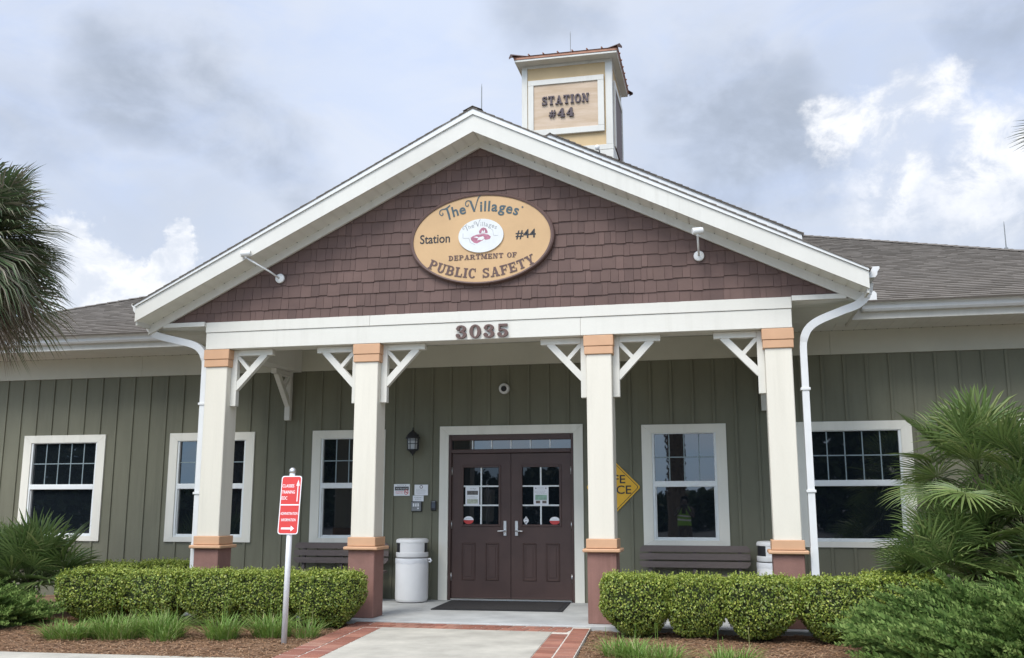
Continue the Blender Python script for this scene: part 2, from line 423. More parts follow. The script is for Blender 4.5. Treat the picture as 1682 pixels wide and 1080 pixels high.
    def build(s, name, m, parent=None, smooth=False, kind=None, loc=None):
        me = bpy.data.meshes.new(name)
        o = bpy.data.objects.new(name, me); COL.objects.link(o)
        b = Vector((0, 0, 0))
        if parent is not None:
            o.parent = parent; b = BASE.get(parent.name, b)
        elif loc is not None:
            b = Vector(loc); o.location = b
        BASE[o.name] = b
        me.from_pydata([(x - b[0], y - b[1], z - b[2]) for x, y, z in s.v], [], s.f)
        me.materials.append(MAT[m] if isinstance(m, str) else m)
        if smooth:
            me.polygons.foreach_set('use_smooth', [True] * len(me.polygons))
            if smooth == 'auto':
                try:
                    me.set_sharp_from_angle(angle=R(40))
                except Exception:
                    pass
        me.update()
        if kind:
            o['kind'] = kind
        return o
def tag(o, label, cat, group=None):
    o['label'] = label; o['category'] = cat
    if group:
        o['group'] = group
    return o
def thing(name, label, cat, loc=(0, 0, 0), group=None):
    o = bpy.data.objects.new(name, None); COL.objects.link(o)
    o.location = loc; o.empty_display_size = .1
    BASE[o.name] = Vector(loc)
    return tag(o, label, cat, group)
def copy_thing(o, loc, rz=0, sc=(1, 1, 1), label=None, parent=None):
    c = o.copy(); COL.objects.link(c)
    if parent is None:
        c.location = loc; c.rotation_euler = (0, 0, rz); c.scale = sc
        if label:
            c['label'] = label
        BASE[c.name] = Vector(loc)
    else:
        c.parent = parent
    for ch in list(o.children):
        copy_thing(ch, None, parent=c)
    return c

# ---- lettering -------------------------------------------------------------
def font_mesh(body, bold=0.0, extrude=.0):
    cu = bpy.data.curves.new('lettering', 'FONT'); cu.body = body; cu.size = 1.0; cu.offset = bold; cu.extrude = extrude
    cu.resolution_u = 4
    ob = bpy.data.objects.new('lettering', cu); COL.objects.link(ob)
    bpy.context.view_layer.update()
    me = bpy.data.meshes.new_from_object(ob)
    vs = [tuple(v.co) for v in me.vertices]; fs = [tuple(p.vertices) for p in me.polygons]
    bpy.data.objects.remove(ob); bpy.data.curves.remove(cu); bpy.data.meshes.remove(me)
    return vs, fs
def put_text(mb, body, x0, x1, z0, h, y, bold=0.0, fit=True, depth=.003, rot=0.0, pivot=None, fmap=None):
    """flat lettering on a face looking towards -y; x0..x1 = width, z0 = foot, h = cap height"""
    vs, fs = font_mesh(body, bold, .5)
    xs = [v[0] for v in vs]; a, b = min(xs), max(xs)
    _, capv = 0, max(v[1] for v in font_mesh('H', bold)[0])
    k = h / capv
    kx = (x1 - x0) / (b - a) if fit else k
    out = []
    for x, yy, z in vs:
        q = (x0 + (x - a) * kx, z0 + yy * k)
        if fmap:
            q = fmap(*q)
        out.append((q[0], y - (z + .5) * depth, q[1]))
    mb.add(out, fs)
def arc_pts(cx, cy, rx, ry, a0, a1, n=14):
    return [(cx + rx * math.cos(R(a0 + (a1 - a0) * i / n)), cy + ry * math.sin(R(a0 + (a1 - a0) * i / n))) for i in range(n + 1)]
def band(cx, cy, rx, ry, tv, th, a0, a1, n=14):
    """a curved stroke, tv thick at its sides and th thick at top and foot; returned as quads"""
    o = arc_pts(cx, cy, rx, ry, a0, a1, n); i = arc_pts(cx, cy, max(rx - tv, .01), max(ry - th, .01), a0, a1, n)
    return ('strip', o, i)
T, H, SH, SO = .24, .12, .12, .10
def rc(x0, y0, x1, y1):
    return ('poly', [(x0, y0), (x1, y0), (x1, y1), (x0, y1)])
def pl(*p):
    return ('poly', list(p))
def stem(x, y0=0, y1=1, foot=True, head=True, t=T):
    o = [rc(x, y0, x + t, y1)]
    if foot:
        o.append(rc(x - SO, y0, x + t + SO, y0 + SH))
    if head:
        o.append(rc(x - SO, y1 - SH, x + t + SO, y1))
    return o
def slab_glyph(c):
    if c == ' ':
        return .45, []
    if c == 'I':
        return .44, stem(.10)
    if c == 'T':
        return .86, stem(.31, head=False) + [rc(.02, .86, .84, 1), rc(.02, .68, .13, .9), rc(.73, .68, .84, .9)]
    if c == 'S':
        return .74, [band(.36, .735, .33, .265, .2, .14, 20, 270), band(.37, .275, .36, .275, .21, .14, 90, -160), rc(.58, .68, .68, 1.0), rc(.02, 0, .12, .34)]
    if c == 'A':
        return .98, [pl((.16, .06), (.28, .06), (.53, 1), (.42, 1)), pl((.62, .06), (.88, .06), (.62, 1), (.40, 1)), rc(.28, .28, .74, .40), rc(0, 0, .40, SH), rc(.54, 0, .99, SH)]
    if c == 'O':
        return .88, [band(.44, .5, .43, .52, T, H, 0, 360, 28)]
    if c == '0':
        return .76, [band(.38, .5, .36, .52, T - .02, H, 0, 360, 28)]
    if c == 'N':
        return .96, stem(.10, t=.13, head=False) + [rc(.68, 0, .81, 1), rc(.58, 1 - SH, .93, 1), rc(.0, 1 - SH, .3, 1), pl((.10, 1), (.36, 1), (.81, 0), (.58, 0))]
    if c == 'D':
        return .90, stem(.10) + [band(.30, .5, .56, .5, T, H, -90, 90, 18), rc(.2, 0, .4, H), rc(.2, 1 - H, .4, 1)]
    if c in 'EF':
        o = stem(.10) + [rc(.2, .86, .78, 1), rc(.68, .68, .78, .9), rc(.3, .44, .60, .56), rc(.53, .35, .62, .65)]
        if c == 'E':
            o += [rc(.2, 0, .80, .14), rc(.70, .1, .80, .34)]
        return (.84 if c == 'E' else .80), o
    if c in 'PRB':
        o = stem(.10) + [rc(.2, 1 - H, .5, 1), rc(.2, .44, .5, .55), band(.46, .72, .36, .28, .22, H, -90, 90, 12)]
        if c == 'R':
            o += [pl((.40, .48), (.62, .48), (.86, .05), (.64, .05)), rc(.62, 0, .98, SH)]
            return .96, o
        if c == 'B':
            o += [rc(.2, 0, .5, H), band(.46, .28, .40, .28, .23, H, -90, 90, 12)]
            return .90, o
        return .86, o
    if c == 'M':
        return 1.14, stem(.10, t=.13, head=False) + stem(.80, t=.24, head=False) + [rc(0, 1 - SH, .3, 1), rc(.84, 1 - SH, 1.14, 1), pl((.10, 1), (.34, 1), (.62, .12), (.50, .12)), pl((.50, .12), (.62, .12), (.94, 1), (.82, 1))]
    if c == 'U':
        return .92, [rc(.10, .3, .34, 1), rc(0, 1 - SH, .44, 1), rc(.66, .3, .79, 1), rc(.56, 1 - SH, .90, 1), band(.445, .32, .345, .33, T - .03, .13, 180, 360, 16)]
    if c == 'L':
        return .80, stem(.10) + [rc(.2, 0, .78, .14), rc(.68, .1, .78, .38)]
    if c == 'C':
        return .84, [band(.43, .5, .42, .52, T, H, 50, 318, 24), rc(.66, .64, .76, 1.0)]
    if c == 'Y':
        return .94, [rc(.36, 0, .60, .5), rc(.24, 0, .72, SH), pl((.10, 1), (.36, 1), (.60, .42), (.36, .42)), pl((.70, 1), (.84, 1), (.60, .42), (.48, .42)), rc(0, 1 - SH, .44, 1), rc(.60, 1 - SH, .95, 1)]
    if c == '3':
        return .74, [band(.35, .745, .31, .255, .2, .12, 150, -90), band(.35, .28, .35, .29, .22, .13, 90, -155), rc(.24, .47, .40, .58), band(.16, .74, .12, .12, .115, .115, 0, 360, 12), band(.15, .24, .13, .13, .125, .125, 0, 360, 12)]
    if c == '5':
        return .74, [rc(.10, .82, .64, 1.0), rc(.10, .46, .21, .95), band(.34, .31, .35, .32, .22, .13, 130, -155), band(.15, .24, .13, .13, .125, .125, 0, 360, 12)]
    if c == '4':
        return .80, [rc(.42, 0, .65, 1), rc(.30, 0, .77, SH), rc(.0, .26, .78, .38), pl((.0, .30), (.14, .30), (.60, 1), (.44, 1))]
    if c == '#':
        return .80, [pl((.14, 0), (.26, 0), (.42, .86), (.30, .86)), pl((.42, 0), (.54, 0), (.70, .86), (.58, .86)), rc(.02, .24, .72, .35), rc(.08, .52, .78, .63)]
    return .5, []
def slab(mb, body, x0, x1, z0, h, y, depth=.02, gap=.10, bold=0, place=None):
    ws = [slab_glyph(c)[0] for c in body]
    tot = sum(ws) + gap * (len(body) - 1)
    k = (x1 - x0) / tot
    cx = 0
    for c, w in zip(body, ws):
        for j, g in enumerate(slab_glyph(c)[1]):
            d = depth + .0004 * j
            def tr(p):
                u, v = (p[0] - w / 2) * k, p[1] * h
                if place:
                    ox, oz, a = place((cx + w / 2) * k)
                    return (ox + u * math.cos(a) - v * math.sin(a), oz + u * math.sin(a) + v * math.cos(a))
                return (x0 + (cx + w / 2) * k + u, z0 + v)
            if g[0] == 'poly':
                mb.prism_y([tr(p) for p in g[1]], y - d, y)
            else:
                o = [tr(p) for p in g[1]]; i = [tr(p) for p in g[2]]
                n = len(o)
                for a in range(n - 1):
                    q = [o[a], o[a + 1], i[a + 1], i[a]]
                    ar = sum(q[b][0] * q[(b + 1) % 4][1] - q[(b + 1) % 4][0] * q[b][1] for b in range(4))
                    if ar < 0:
                        q = q[::-1]
                    mb.add([(p[0], y - d, p[1]) for p in q], [(0, 1, 2, 3)])
                    for s0, s1 in ((o[a], o[a + 1]), (i[a + 1], i[a])):
                        mb.add([(s0[0], y - d, s0[1]), (s1[0], y - d, s1[1]), (s1[0], y, s1[1]), (s0[0], y, s0[1])], [(0, 1, 2, 3)])
        cx += w + gap

XC = .1426                                                   # middle of the porch
# ------------------------------------------------------------------ the fire station
st = thing('fire_station', 'single storey fire station with gabled porch, sage green board walls and a square tower', 'building', (XC, 0, 0))
openings = []            # (x0, x1, z0, z1) of trims
WZ0, WZ1 = .8148, 2.548
WIN = [(-8.4446, -6.892, 5), (-5.7023, -4.196, 4), (-3.1997, -1.988, 4), (1.9716, 3.1833, 4), (4.147, 5.697, 5), (7.06, 8.61, 5)]
for a, b, n in WIN:
    openings.append((a + .02, b - .02, WZ0 + .02, WZ1 - .02))
DOORO = (-1.0, 1.0, -.1, 2.50)
openings.append(DOORO)
XL, XR, YB = -9.95, 10.2, 20.0
w = MB()
xs = sorted({XL, XR, *[o[0] for o in openings], *[o[1] for o in openings]})
zs = sorted({-.12, 3.86, *[o[2] for o in openings if o[2] > -.1], *[o[3] for o in openings]})
for i in range(len(xs) - 1):
    for j in range(len(zs) - 1):
        mx_, mz_ = (xs[i] + xs[i + 1]) / 2, (zs[j] + zs[j + 1]) / 2
        if any(o[0] < mx_ < o[1] and o[2] < mz_ < o[3] for o in openings):
            continue
        w.poly([(xs[i], 0, zs[j]), (xs[i + 1], 0, zs[j]), (xs[i + 1], 0, zs[j + 1]), (xs[i], 0, zs[j + 1])])
for a, b, c, d in openings:                                   # reveals
    for q in (((a, c), (a, d)), ((b, d), (b, c)), ((a, d), (b, d)), ((b, c), (a, c))):
        w.poly([(q[0][0], 0, q[0][1]), (q[1][0], 0, q[1][1]), (q[1][0], .12, q[1][1]), (q[0][0], .12, q[0][1])])
w.poly([(XL, 0, -.12), (XL, 0, 3.86), (XL, YB, 3.86), (XL, YB, -.12)]); w.poly([(XR, 0, -.12), (XR, YB, -.12), (XR, YB, 3.86), (XR, 0, 3.86)])
w.poly([(XL, YB, -.12), (XL, YB, 3.86), (XR, YB, 3.86), (XR, YB, -.12)])
k = -34
while .28 + .305 * k < XR - .1:
    x = .28 + .305 * k + random.uniform(-.006, .006); k += 1
    if x < XL + .05:
        continue
    segs = [(-.1, 3.502)]
    for n_, (a, b, c, d) in enumerate(openings):
        g = .02 if n_ < len(WIN) else .11
        if a - g - .02 < x < b + g + .02:
            ns = []
            for s0, s1 in segs:
                if c - g > s0:
                    ns.append((s0, c - g))
                if d + (g if n_ < len(WIN) else .08) < s1:
                    ns.append((d + (g if n_ < len(WIN) else .08), s1))
            segs = ns
    for s0, s1 in segs:
        w.bbox(x - .021, x + .021, -.019, .004, s0, s1, .004)
w.build('wall', 'wall', st)
# frieze along the head of the wall
f = MB()
cuts = [XL, -6.3, -2.64, 1.02, 4.68, 8.34, XR]
for a, b in zip(cuts, cuts[1:]):
    f.bbox(a + .001, b - .001, -.028, -.001, 3.502, 3.842, .003)
f.build('frieze', 'frieze', st)

def window(x0, x1, n):
    t = .145
    a, b, c, d = x0, x1, WZ0, WZ1
    m = MB()
    y0, y1 = -.026, .02
    # mitred casing boards
    for q in (((a, c), (a + t, c + .075), (a + t, d - .125), (a, d)), ((b, d), (b - t, d - .125), (b - t, c + .075), (b, c)),
              ((a, d), (a + t, d - .125), (b - t, d - .125), (b, d)), ((b, c), (b - t, c + .075), (a + t, c + .075), (a, c))):
        cxm = sum(p[0] for p in q) / 4; czm = sum(p[1] for p in q) / 4
        m.prism_y([(cxm + (p[0] - cxm) * .9985, czm + (p[1] - czm) * .9985) for p in q], y0, y1)
    wo_ = m.build('window', 'trim', st)
    i0, i1 = a + t, b - t
    zt, zr1, zr0, zb = d - .125, 1.732, 1.648, c + .075
    s = MB()
    s.bbox(i0, i0 + .035, -.012, .05, zb, zt, .003); s.bbox(i1 - .035, i1, -.012, .05, zb, zt, .003)
    s.bbox(i0 + .035, i1 - .035, -.012, .05, zt - .012, zt, .003); s.bbox(i0 + .035, i1 - .035, -.012, .05, zb, zb + .022, .003)
    s.bbox(i0 + .03, i1 - .03, -.016, .05, zr0, zr1, .006)
    # lower sash stands in a track of its own
    s.bbox(i0 + .036, i0 + .052, .006, .05, zb + .023, zr0, .003); s.bbox(i1 - .052, i1 - .036, .006, .05, zb + .023, zr0, .003)
    s.bbox(i0 + .052, i1 - .052, .006, .05, zb + .023, zb + .045, .003)
    s.build('sash', 'vinyl', wo_)
    MB().poly([(i0 + .03, .03, zr1 - .01), (i1 - .03, .03, zr1 - .01), (i1 - .03, .03, zt), (i0 + .03, .03, zt)]).build('pane', 'glass', wo_)
    MB().poly([(i0 + .03, .042, zb), (i1 - .03, .042, zb), (i1 - .03, .042, zr0 + .01), (i0 + .03, .042, zr0 + .01)]).build('pane', 'glass', wo_)
    g = MB()
    gx0, gx1 = i0 + .035, i1 - .035
    for q in range(1, n):
        x = gx0 + (gx1 - gx0) * q / n
        g.box(x - .008, x + .008, .022, .0295, zr1, zt - .012)
    zm = (zr1 + zt) / 2 - .003
    g.box(gx0, gx1, .0215, .0292, zm - .008, zm + .008)
    g.build('window_grille', 'muntin', wo_)
for a, b, n in WIN:
    window(a, b, n)

# ---- entrance -------------------------------------------------------------
m = MB()
a, b, d = -1.103, 1.103, 2.577
for q in (((a, .0), (a + .14, .0), (a + .14, d - .13), (a, d)), ((b, d), (b - .14, d - .13), (b - .14, 0), (b, 0)), ((a, d), (a + .14, d - .13), (b - .14, d - .13), (b, d))):
    cxm = sum(p[0] for p in q) / 4; czm = sum(p[1] for p in q) / 4
    m.prism_y([(cxm + (p[0] - cxm) * .999, czm + (p[1] - czm) * .999) for p in q], -.03, .03)
casing = m.build('door_casing', 'trim', st)
m = MB()
m.bbox(-.963, -.92, -.01, .1, .0, 2.447); m.bbox(.92, .963, -.01, .1, 0, 2.447)
m.bbox(-.92, .92, -.008, .1, 2.165, 2.225); m.bbox(-.92, .92, -.008, .1, 2.36, 2.446)
frame = m.build('door_frame', 'brown', st)
MB().poly([(-.92, .05, 2.22), (.92, .05, 2.22), (.92, .05, 2.365), (-.92, .05, 2.365)]).build('transom_pane', 'glass', frame)
for q in range(1, 6):
    x = -.9 + 1.8 * q / 6; MB().box(x - .009, x + .009, .035, .049, 2.225, 2.36).build('transom_bar', 'vinyl', frame)
MB().bbox(-.915, .915, -.03, .09, .001, .03).build('threshold', 'silver', frame)
for s in (-1, 1):
    x0, x1 = (-.916, -.004) if s < 0 else (.004, .916)
    gx0, gx1 = (-.739, -.185) if s < 0 else (.172, .738)
    gz0, gz1 = 1.104, 1.954
    m = MB()
    y0, y1 = .03, .075
    m.box(x0, gx0, y0, y1, .035, 2.158); m.box(gx1, x1, y0, y1, .035, 2.158)
    m.box(gx0, gx1, y0, y1, .035, gz0); m.box(gx0, gx1, y0, y1, gz1, 2.158)
    lf = m.build('door', 'brown', st)
    g = MB()
    for q in ((gx0 - .03, gx0 + .004, gz0 - .03, gz1 + .03), (gx1 - .004, gx1 + .03, gz0 - .03, gz1 + .03)):
        g.bbox(q[0], q[1], .016, .04, q[2], q[3], .005)
    g.bbox(gx0 + .004, gx1 - .004, .016, .04, gz1 - .004, gz1 + .03, .005); g.bbox(gx0 + .004, gx1 - .004, .016, .04, gz0 - .03, gz0 + .004, .005)
    g.build('glazing_bead', 'brown', lf)
    MB().poly([(gx0, .055, gz0), (gx1, .055, gz0), (gx1, .055, gz1), (gx0, .055, gz1)]).build('door_pane', 'dglass', lf)
    g = MB(); xm = (gx0 + gx1) / 2
    g.box(xm - .011, xm + .011, .036, .054, gz0, gz1)
    for z in (gz0 + .283, gz0 + .566):
        g.box(gx0, gx1, .035, .053, z - .011, z + .011)
    g.build('door_grille', 'vinyl', lf)
    pans = ((-.757, -.545), (-.389, -.183)) if s < 0 else ((.178, .385), (.525, .735))
    for p0, p1 in pans:
        g = MB()
        for q in ((p0, p0 + .022, .29, .835), (p1 - .022, p1, .29, .835)):
            g.bbox(q[0], q[1], .018, .035, q[2], q[3], .007)
        g.bbox(p0 + .022, p1 - .022, .018, .035, .813, .835, .007); g.bbox(p0 + .022, p1 - .022, .018, .035, .29, .312, .007)
        g.bbox(p0 + .05, p1 - .05, .024, .035, .34, .785, .005)
        g.build('door_panel', 'brown', lf)
    h = MB(); hx = .088 * s
    h.bbox(hx - .024, hx + .024, .014, .03, .94, 1.16, .004)
    h.tube([(hx, .014, 1.012), (hx, -.035, 1.012), (hx + s * .02, -.045, 1.012), (hx + s * .10, -.042, 1.008)], [.014, .013, .012, .011], 10)
    h.lathe([(.0, .004), (.017, .004), (.017, .014), (0, .0141)], (hx, 0, 1.11), 14, 'y')
    h.build('door_handle', 'silver', lf, 'auto')
    for z in (.34, 1.1, 1.9):
        ex = x0 if s < 0 else x1
        MB().tube([(ex, .018, z - .06), (ex, .018, z + .06)], .011, 8).build('door_hinge', 'silver', lf, True)

# ---- porch ------------------------------------------------------------------
CX = [XC - 3.6947, XC - 1.5304, XC + 1.5304, XC + 3.6947]
YF = -2.450
for x in CX:
    c = YF + .158
    m = MB(); s = .158
    m.bbox(x - s, x + s, c - s, c + s, .985, 3.245, .008)
    # corner boards leave fine joints on the faces
    shaft = m.build('column', 'col', st)
    m = MB()
    m.bbox(x - .187, x + .187, c - .187, c + .187, 3.345, 3.480, .006); m.bbox(x - .180, x + .180, c - .180, c + .180, 3.243, 3.342, .006)
    m.build('column_capital', 'peach', shaft)
    m = MB()
    m.bbox(x - .187, x + .187, c - .187, c + .187, .878, .990, .006)
    m.bbox(x - .228, x + .228, c - .228, c + .228, .832, .874, .010)
    m.build('column_sill', 'peach', shaft)
    MB().bbox(x - .176, x + .176, c - .176, c + .176, 0.0, .832, .008).build('column_plinth', 'stucco', shaft)
BX0, BX1 = -3.722, 4.010
YBM = YF - .022
m = MB()
m.bbox(BX0, 1.45, YBM, YBM + .29, 3.485, 3.714, .004); m.bbox(1.452, BX1, YBM, YBM + .29, 3.485, 3.714, .004)
m.bbox(BX0 - .006, -1.35, YBM - .012, YBM + .30, 3.717, 3.858, .004); m.bbox(-1.348, BX1 + .006, YBM - .012, YBM + .30, 3.717, 3.858, .004)
beam = m.build('porch_beam', 'beam', st)
for x in (CX[0], CX[3]):
    MB().bbox(x - .13, x + .13, YBM + .302, -.03, 3.485, 3.842, .004).build('side_beam', 'beam', st)
m = MB()
x = CX[0] + .131
while x < CX[3] - .14:                                       # vinyl ceiling boards
    m.box(x, min(x + .148, CX[3] - .131), YBM + .303, -.03, 3.843, 3.852); x += .15
m.box(CX[0] - .1, CX[3] + .1, YBM + .25, -.02, 3.856, 3.87)
m.build('porch_ceiling', 'soffit', st)

def bracket(px, dirx, pz=None, wall=False):
    """L frame with a long brace and a short strut; dirx = which way it reaches"""
    m = MB(); th = .045
    def B(u0, u1, z0, z1):
        if wall:
            m.bbox(px - th, px + th, -.03 - u1, -.03 - u0, z0, z1, .004)
        else:
            m.bbox(px + dirx * u0, px + dirx * u1, YF + .158 - th, YF + .158 + th, z0, z1, .004)
    def D(p, q, wd, th2=None):
        h = th2 or th * .86
        u = Vector((q[0] - p[0], q[1] - p[1])).normalized(); nrm = Vector((-u[1], u[0])) * wd / 2
        pts = [(p[0] + nrm[0], p[1] + nrm[1]), (q[0] + nrm[0], q[1] + nrm[1]), (q[0] - nrm[0], q[1] - nrm[1]), (p[0] - nrm[0], p[1] - nrm[1])]
        if wall:
            m.prism_x([(-.03 - a_, z_) for a_, z_ in pts], px - h, px + h)
        else:
            m.prism_y([(px + dirx * a_, z_) for a_, z_ in pts], YF + .158 - h, YF + .158 + h)
    B(0, .085, 2.715, 3.482)
    B(.087, .60, 3.402, 3.482)
    D((.06, 2.96), (.49, 3.42), .085)
    D((.07, 3.41), (.27, 3.19), .05, th * .7)
    m.build('porch_bracket', 'beam', st)
e = .1585
bracket(CX[0] + e, 1); bracket(CX[1] - e, -1); bracket(CX[1] + e, 1); bracket(CX[2] - e, -1); bracket(CX[2] + e, 1); bracket(CX[3] - e, -1)
bracket(CX[0] - .06, 0, wall=True); bracket(CX[3] - .1, 0, wall=True)

# gable wall of brown shakes
GY = -2.485
HG, ZG, ZGA = 4.46, 3.857, 6.075
def clip_half(poly, nx, nz, d):
    out = []
    for i in range(len(poly)):
        p, q = poly[i], poly[(i + 1) % len(poly)]
        a, b = nx * p[0] + nz * p[1] - d, nx * q[0] + nz * q[1] - d
        if a <= 0:
            out.append(p)
        if (a < 0 < b) or (b < 0 < a):
            t = a / (a - b); out.append((p[0] + (q[0] - p[0]) * t, p[1] + (q[1] - p[1]) * t))
    return out
sl_g = (ZGA - ZG) / HG
m = MB()
m.prism_y([(XC - HG, ZG), (XC + HG, ZG), (XC, ZGA)], GY + .02, GY + .14)
row = 0; z = ZG - .02
while z < ZGA:
    x = XC - HG - random.uniform(0, .2)
    while x < XC + HG:
        wd = random.choice((.075, .095, .115, .13, .15, .175)) * random.uniform(.93, 1.07)
        drop = random.choice((0, 0, .003, .010, .014)) if row else 0
        p = [(x + .002, z - drop + (.0 if row else .02)), (x + wd - .002, z - drop + (.0 if row else .02)), (x + wd - .002, z + .175), (x + .002, z + .175)]
        p = clip_half(p, sl_g, 1, ZGA + sl_g * XC); p = clip_half(p, -sl_g, 1, ZGA - sl_g * XC) if p else p
        if len(p) >= 3:
            th = random.uniform(.012, .017); zt_ = z + .175
            n = len(p)
            yy = lambda zz: GY + .018 - th * min(1, max(0, (zt_ - zz) / .175)) - .001
            ar = sum(p[i][0] * p[(i + 1) % n][1] - p[(i + 1) % n][0] * p[i][1] for i in range(n))
            if ar < 0:
                p = p[::-1]
            vs = [(a_, yy(b_), b_) for a_, b_ in p] + [(a_, GY + .021, b_) for a_, b_ in p]
            m.add(vs, [tuple(range(n))] + [(i, i + n, (i + 1) % n + n, (i + 1) % n) for i in range(n)])
        x += wd
    z += .163; row += 1
m.build('gable_wall', 'shake', st)
m = MB()
for s in (-1, 1):                                             # rake trim on the gable and the level trim at its foot
    a = (XC, 6.152); b = (XC + s * 4.72, 6.152 - 4.72 * .4898)
    m.prism_y([a, b, (b[0], 6.056 - 4.72 * .4965), (a[0], 6.056)], GY - .045, GY - .004)
m.bbox(XC - 4.50, BX0 - .008, GY - .040, GY + .02, 3.800, 3.862, .003); m.bbox(BX1 + .008, XC + 4.50, GY - .040, GY + .02, 3.800, 3.862, .003)
m.build('gable_trim', 'fascia', st)

# rake fascia, drip board, soffit
FY = -2.868
HW = 4.7177
for s in (-1, 1):
    m = MB()
    m.prism_y([(XC, 6.373), (XC + s * HW, 4.036), (XC + s * HW, 3.8354), (XC, 6.146)], FY, FY + .03)
    fb = m.build('rake_fascia', 'fascia', st)
    m = MB()
    m.prism_y([(XC, 6.462), (XC + s * (HW + .004), 4.083), (XC + s * (HW + .004), 4.039), (XC, 6.376)], FY - .022, FY + .03)
    m.build('drip_board', 'white', fb)
    m = MB(); v = MB()
    k = 0; L = HW
    u = .0
    while u < HW - .01:
        u1 = min(u + .150, HW)
        zz = lambda q: 6.146 - q * (6.146 - 3.8354) / HW + .004
        A, B = XC + s * (u + .0035), XC + s * (u1 - .0035)
        q = [(A, FY + .031, zz(u)), (B, FY + .031, zz(u1)), (B, GY - .046, zz(u1)), (A, GY - .046, zz(u))]
        if s > 0:
            q = q[::-1]
        m.poly(q)
        q = [(A + s * .0, FY + .031, zz(u) + .012), (XC + s * (u1 + .007), FY + .031, zz(u1) + .012), (XC + s * (u1 + .007), GY, zz(u1) + .012), (A, GY, zz(u) + .012)]
        m.poly(q if s < 0 else q[::-1])
        v.box(B - .004, B + .006, GY - .058, GY - .046, zz(u1) - .003, zz(u1) + .008)
        u += .150
    sf = m.build('rake_soffit', 'soffit', st)
    v.build('soffit_vent', 'dark', sf)
    # level soffit of the side eave and its closing end
    m = MB()
    xa, xb = (XC - HW, BX0 - .01) if s < 0 else (BX1 + .01, XC + HW)
    yy = GY - .0
    while yy < -.84:
        y1 = min(yy + .147, -.84)
        m.box(xa, xb, yy + .03, y1 + .027, 3.802, 3.812); yy += .15
    m.build('eave_soffit', 'soffit', st)
    m = MB()
    x = XC + s * HW
    m.box(x - s * .025, x, FY + .031, -.6, 3.79, 4.02)
    m.build('eave_fascia', 'fascia', st)
    # gutter along the side eave, seen by its end
    prof = [(0, 0), (.075, 0), (.10, .03), (.105, .07), (.13, .10), (.13, .125), (.12, .125), (.12, .105), (.096, .075), (.09, .035), (.07, .01), (.008, .01), (.008, .125), (0, .125)]
    m = MB(); x = XC + s * (HW + .006)
    P = [(x + s * a_, 3.985 + b_) for a_, b_ in prof]
    m.prism_y(P, FY + .12, -.7)
    m.prism_y([(x + s * a_, 3.985 + b_) for a_, b_ in [(0, 0), (.075, 0), (.10, .03), (.105, .07), (.13, .10), (.13, .128), (0, .128)]], FY + .108, FY + .119)
    m.build('porch_gutter', 'white', st)

def shingle_slope(m, p0, ud, vd, nd, ulen, vlen, uclip, step=.128, tabw=(.12, .24), k=1.0):
    """courses of tabs; ud along the eave, vd up the slope, nd outward; uclip(v) -> (u0,u1)"""
    v = 0
    while v < vlen:
        v1 = min(v + step, vlen)
        u0, u1 = uclip(v); w0, w1 = uclip(v1)
        u = u0 - random.uniform(0, .2)
        while u < u1:
            t = random.uniform(*tabw)
            a, b = max(u, u0), min(u + t, u1)
            if b - a > .01:
                th = k * random.choice((.016, .018, .020, .022)); dv = -random.choice((0, 0, .003))
                a2, b2 = max(a, w0), min(b, w1)
                if b2 <= a2:
                    a2 = b2 = (a + b) / 2
                P = lambda uu, vv, nn: p0 + ud * uu + vd * vv + nd * nn
                q = [P(a, v + dv, th), P(b, v + dv, th), P(b2, v1, .004), P(a2, v1, .004), P(a, v + dv, -.004), P(b, v + dv, -.004)]
                m.add(q, [(0, 1, 2, 3), (4, 5, 1, 0), (4, 0, 3), (5, 2, 1)])
            u += t
        v += step
# porch roof: two shingled slopes over decking
for s in (-1, 1):
    ang = math.atan2(6.478 - 4.099, HW)
    slope = math.hypot(HW + .03, (6.478 - 4.099) * (HW + .03) / HW)
    vd = Vector((-s * math.cos(ang), 0, math.sin(ang))); nd = Vector((s * math.sin(ang), 0, math.cos(ang))); ud = Vector((0, 1 if s > 0 else -1, 0))
    e0 = Vector((XC + s * (HW + .03), FY - .03, 4.062))
    m = MB()
    Lr = 7.6
    P = [e0, e0 + vd * slope, e0 + vd * slope + Vector((0, Lr, 0)), e0 + Vector((0, Lr, 0))]
    vs = P + [q - nd * .008 for q in P]
    m.add(vs, [(0, 1, 2, 3), (7, 6, 5, 4), (0, 4, 5, 1), (1, 5, 6, 2), (2, 6, 7, 3), (3, 7, 4, 0)])
    if s > 0:
        shingle_slope(m, e0 + nd * .002, ud, vd, nd, 1.2, slope, lambda v: (-.004, 1.2), k=.6)
    else:
        shingle_slope(m, e0 + nd * .002 + Vector((0, 1.2, 0)), ud, vd, nd, 1.2, slope, lambda v: (0, 1.204), k=.6)
    m.build('porch_roof', 'roof', st)
m = MB()
for k in range(8):
    y = FY - .035 + k * .16
    m.prism_y([(XC - .13, 6.425), (XC, 6.487 - .004 * (k % 2)), (XC + .13, 6.425), (XC, 6.479 - .004 * (k % 2))], y, y + .18)
m.build('ridge_cap', 'roof', st)

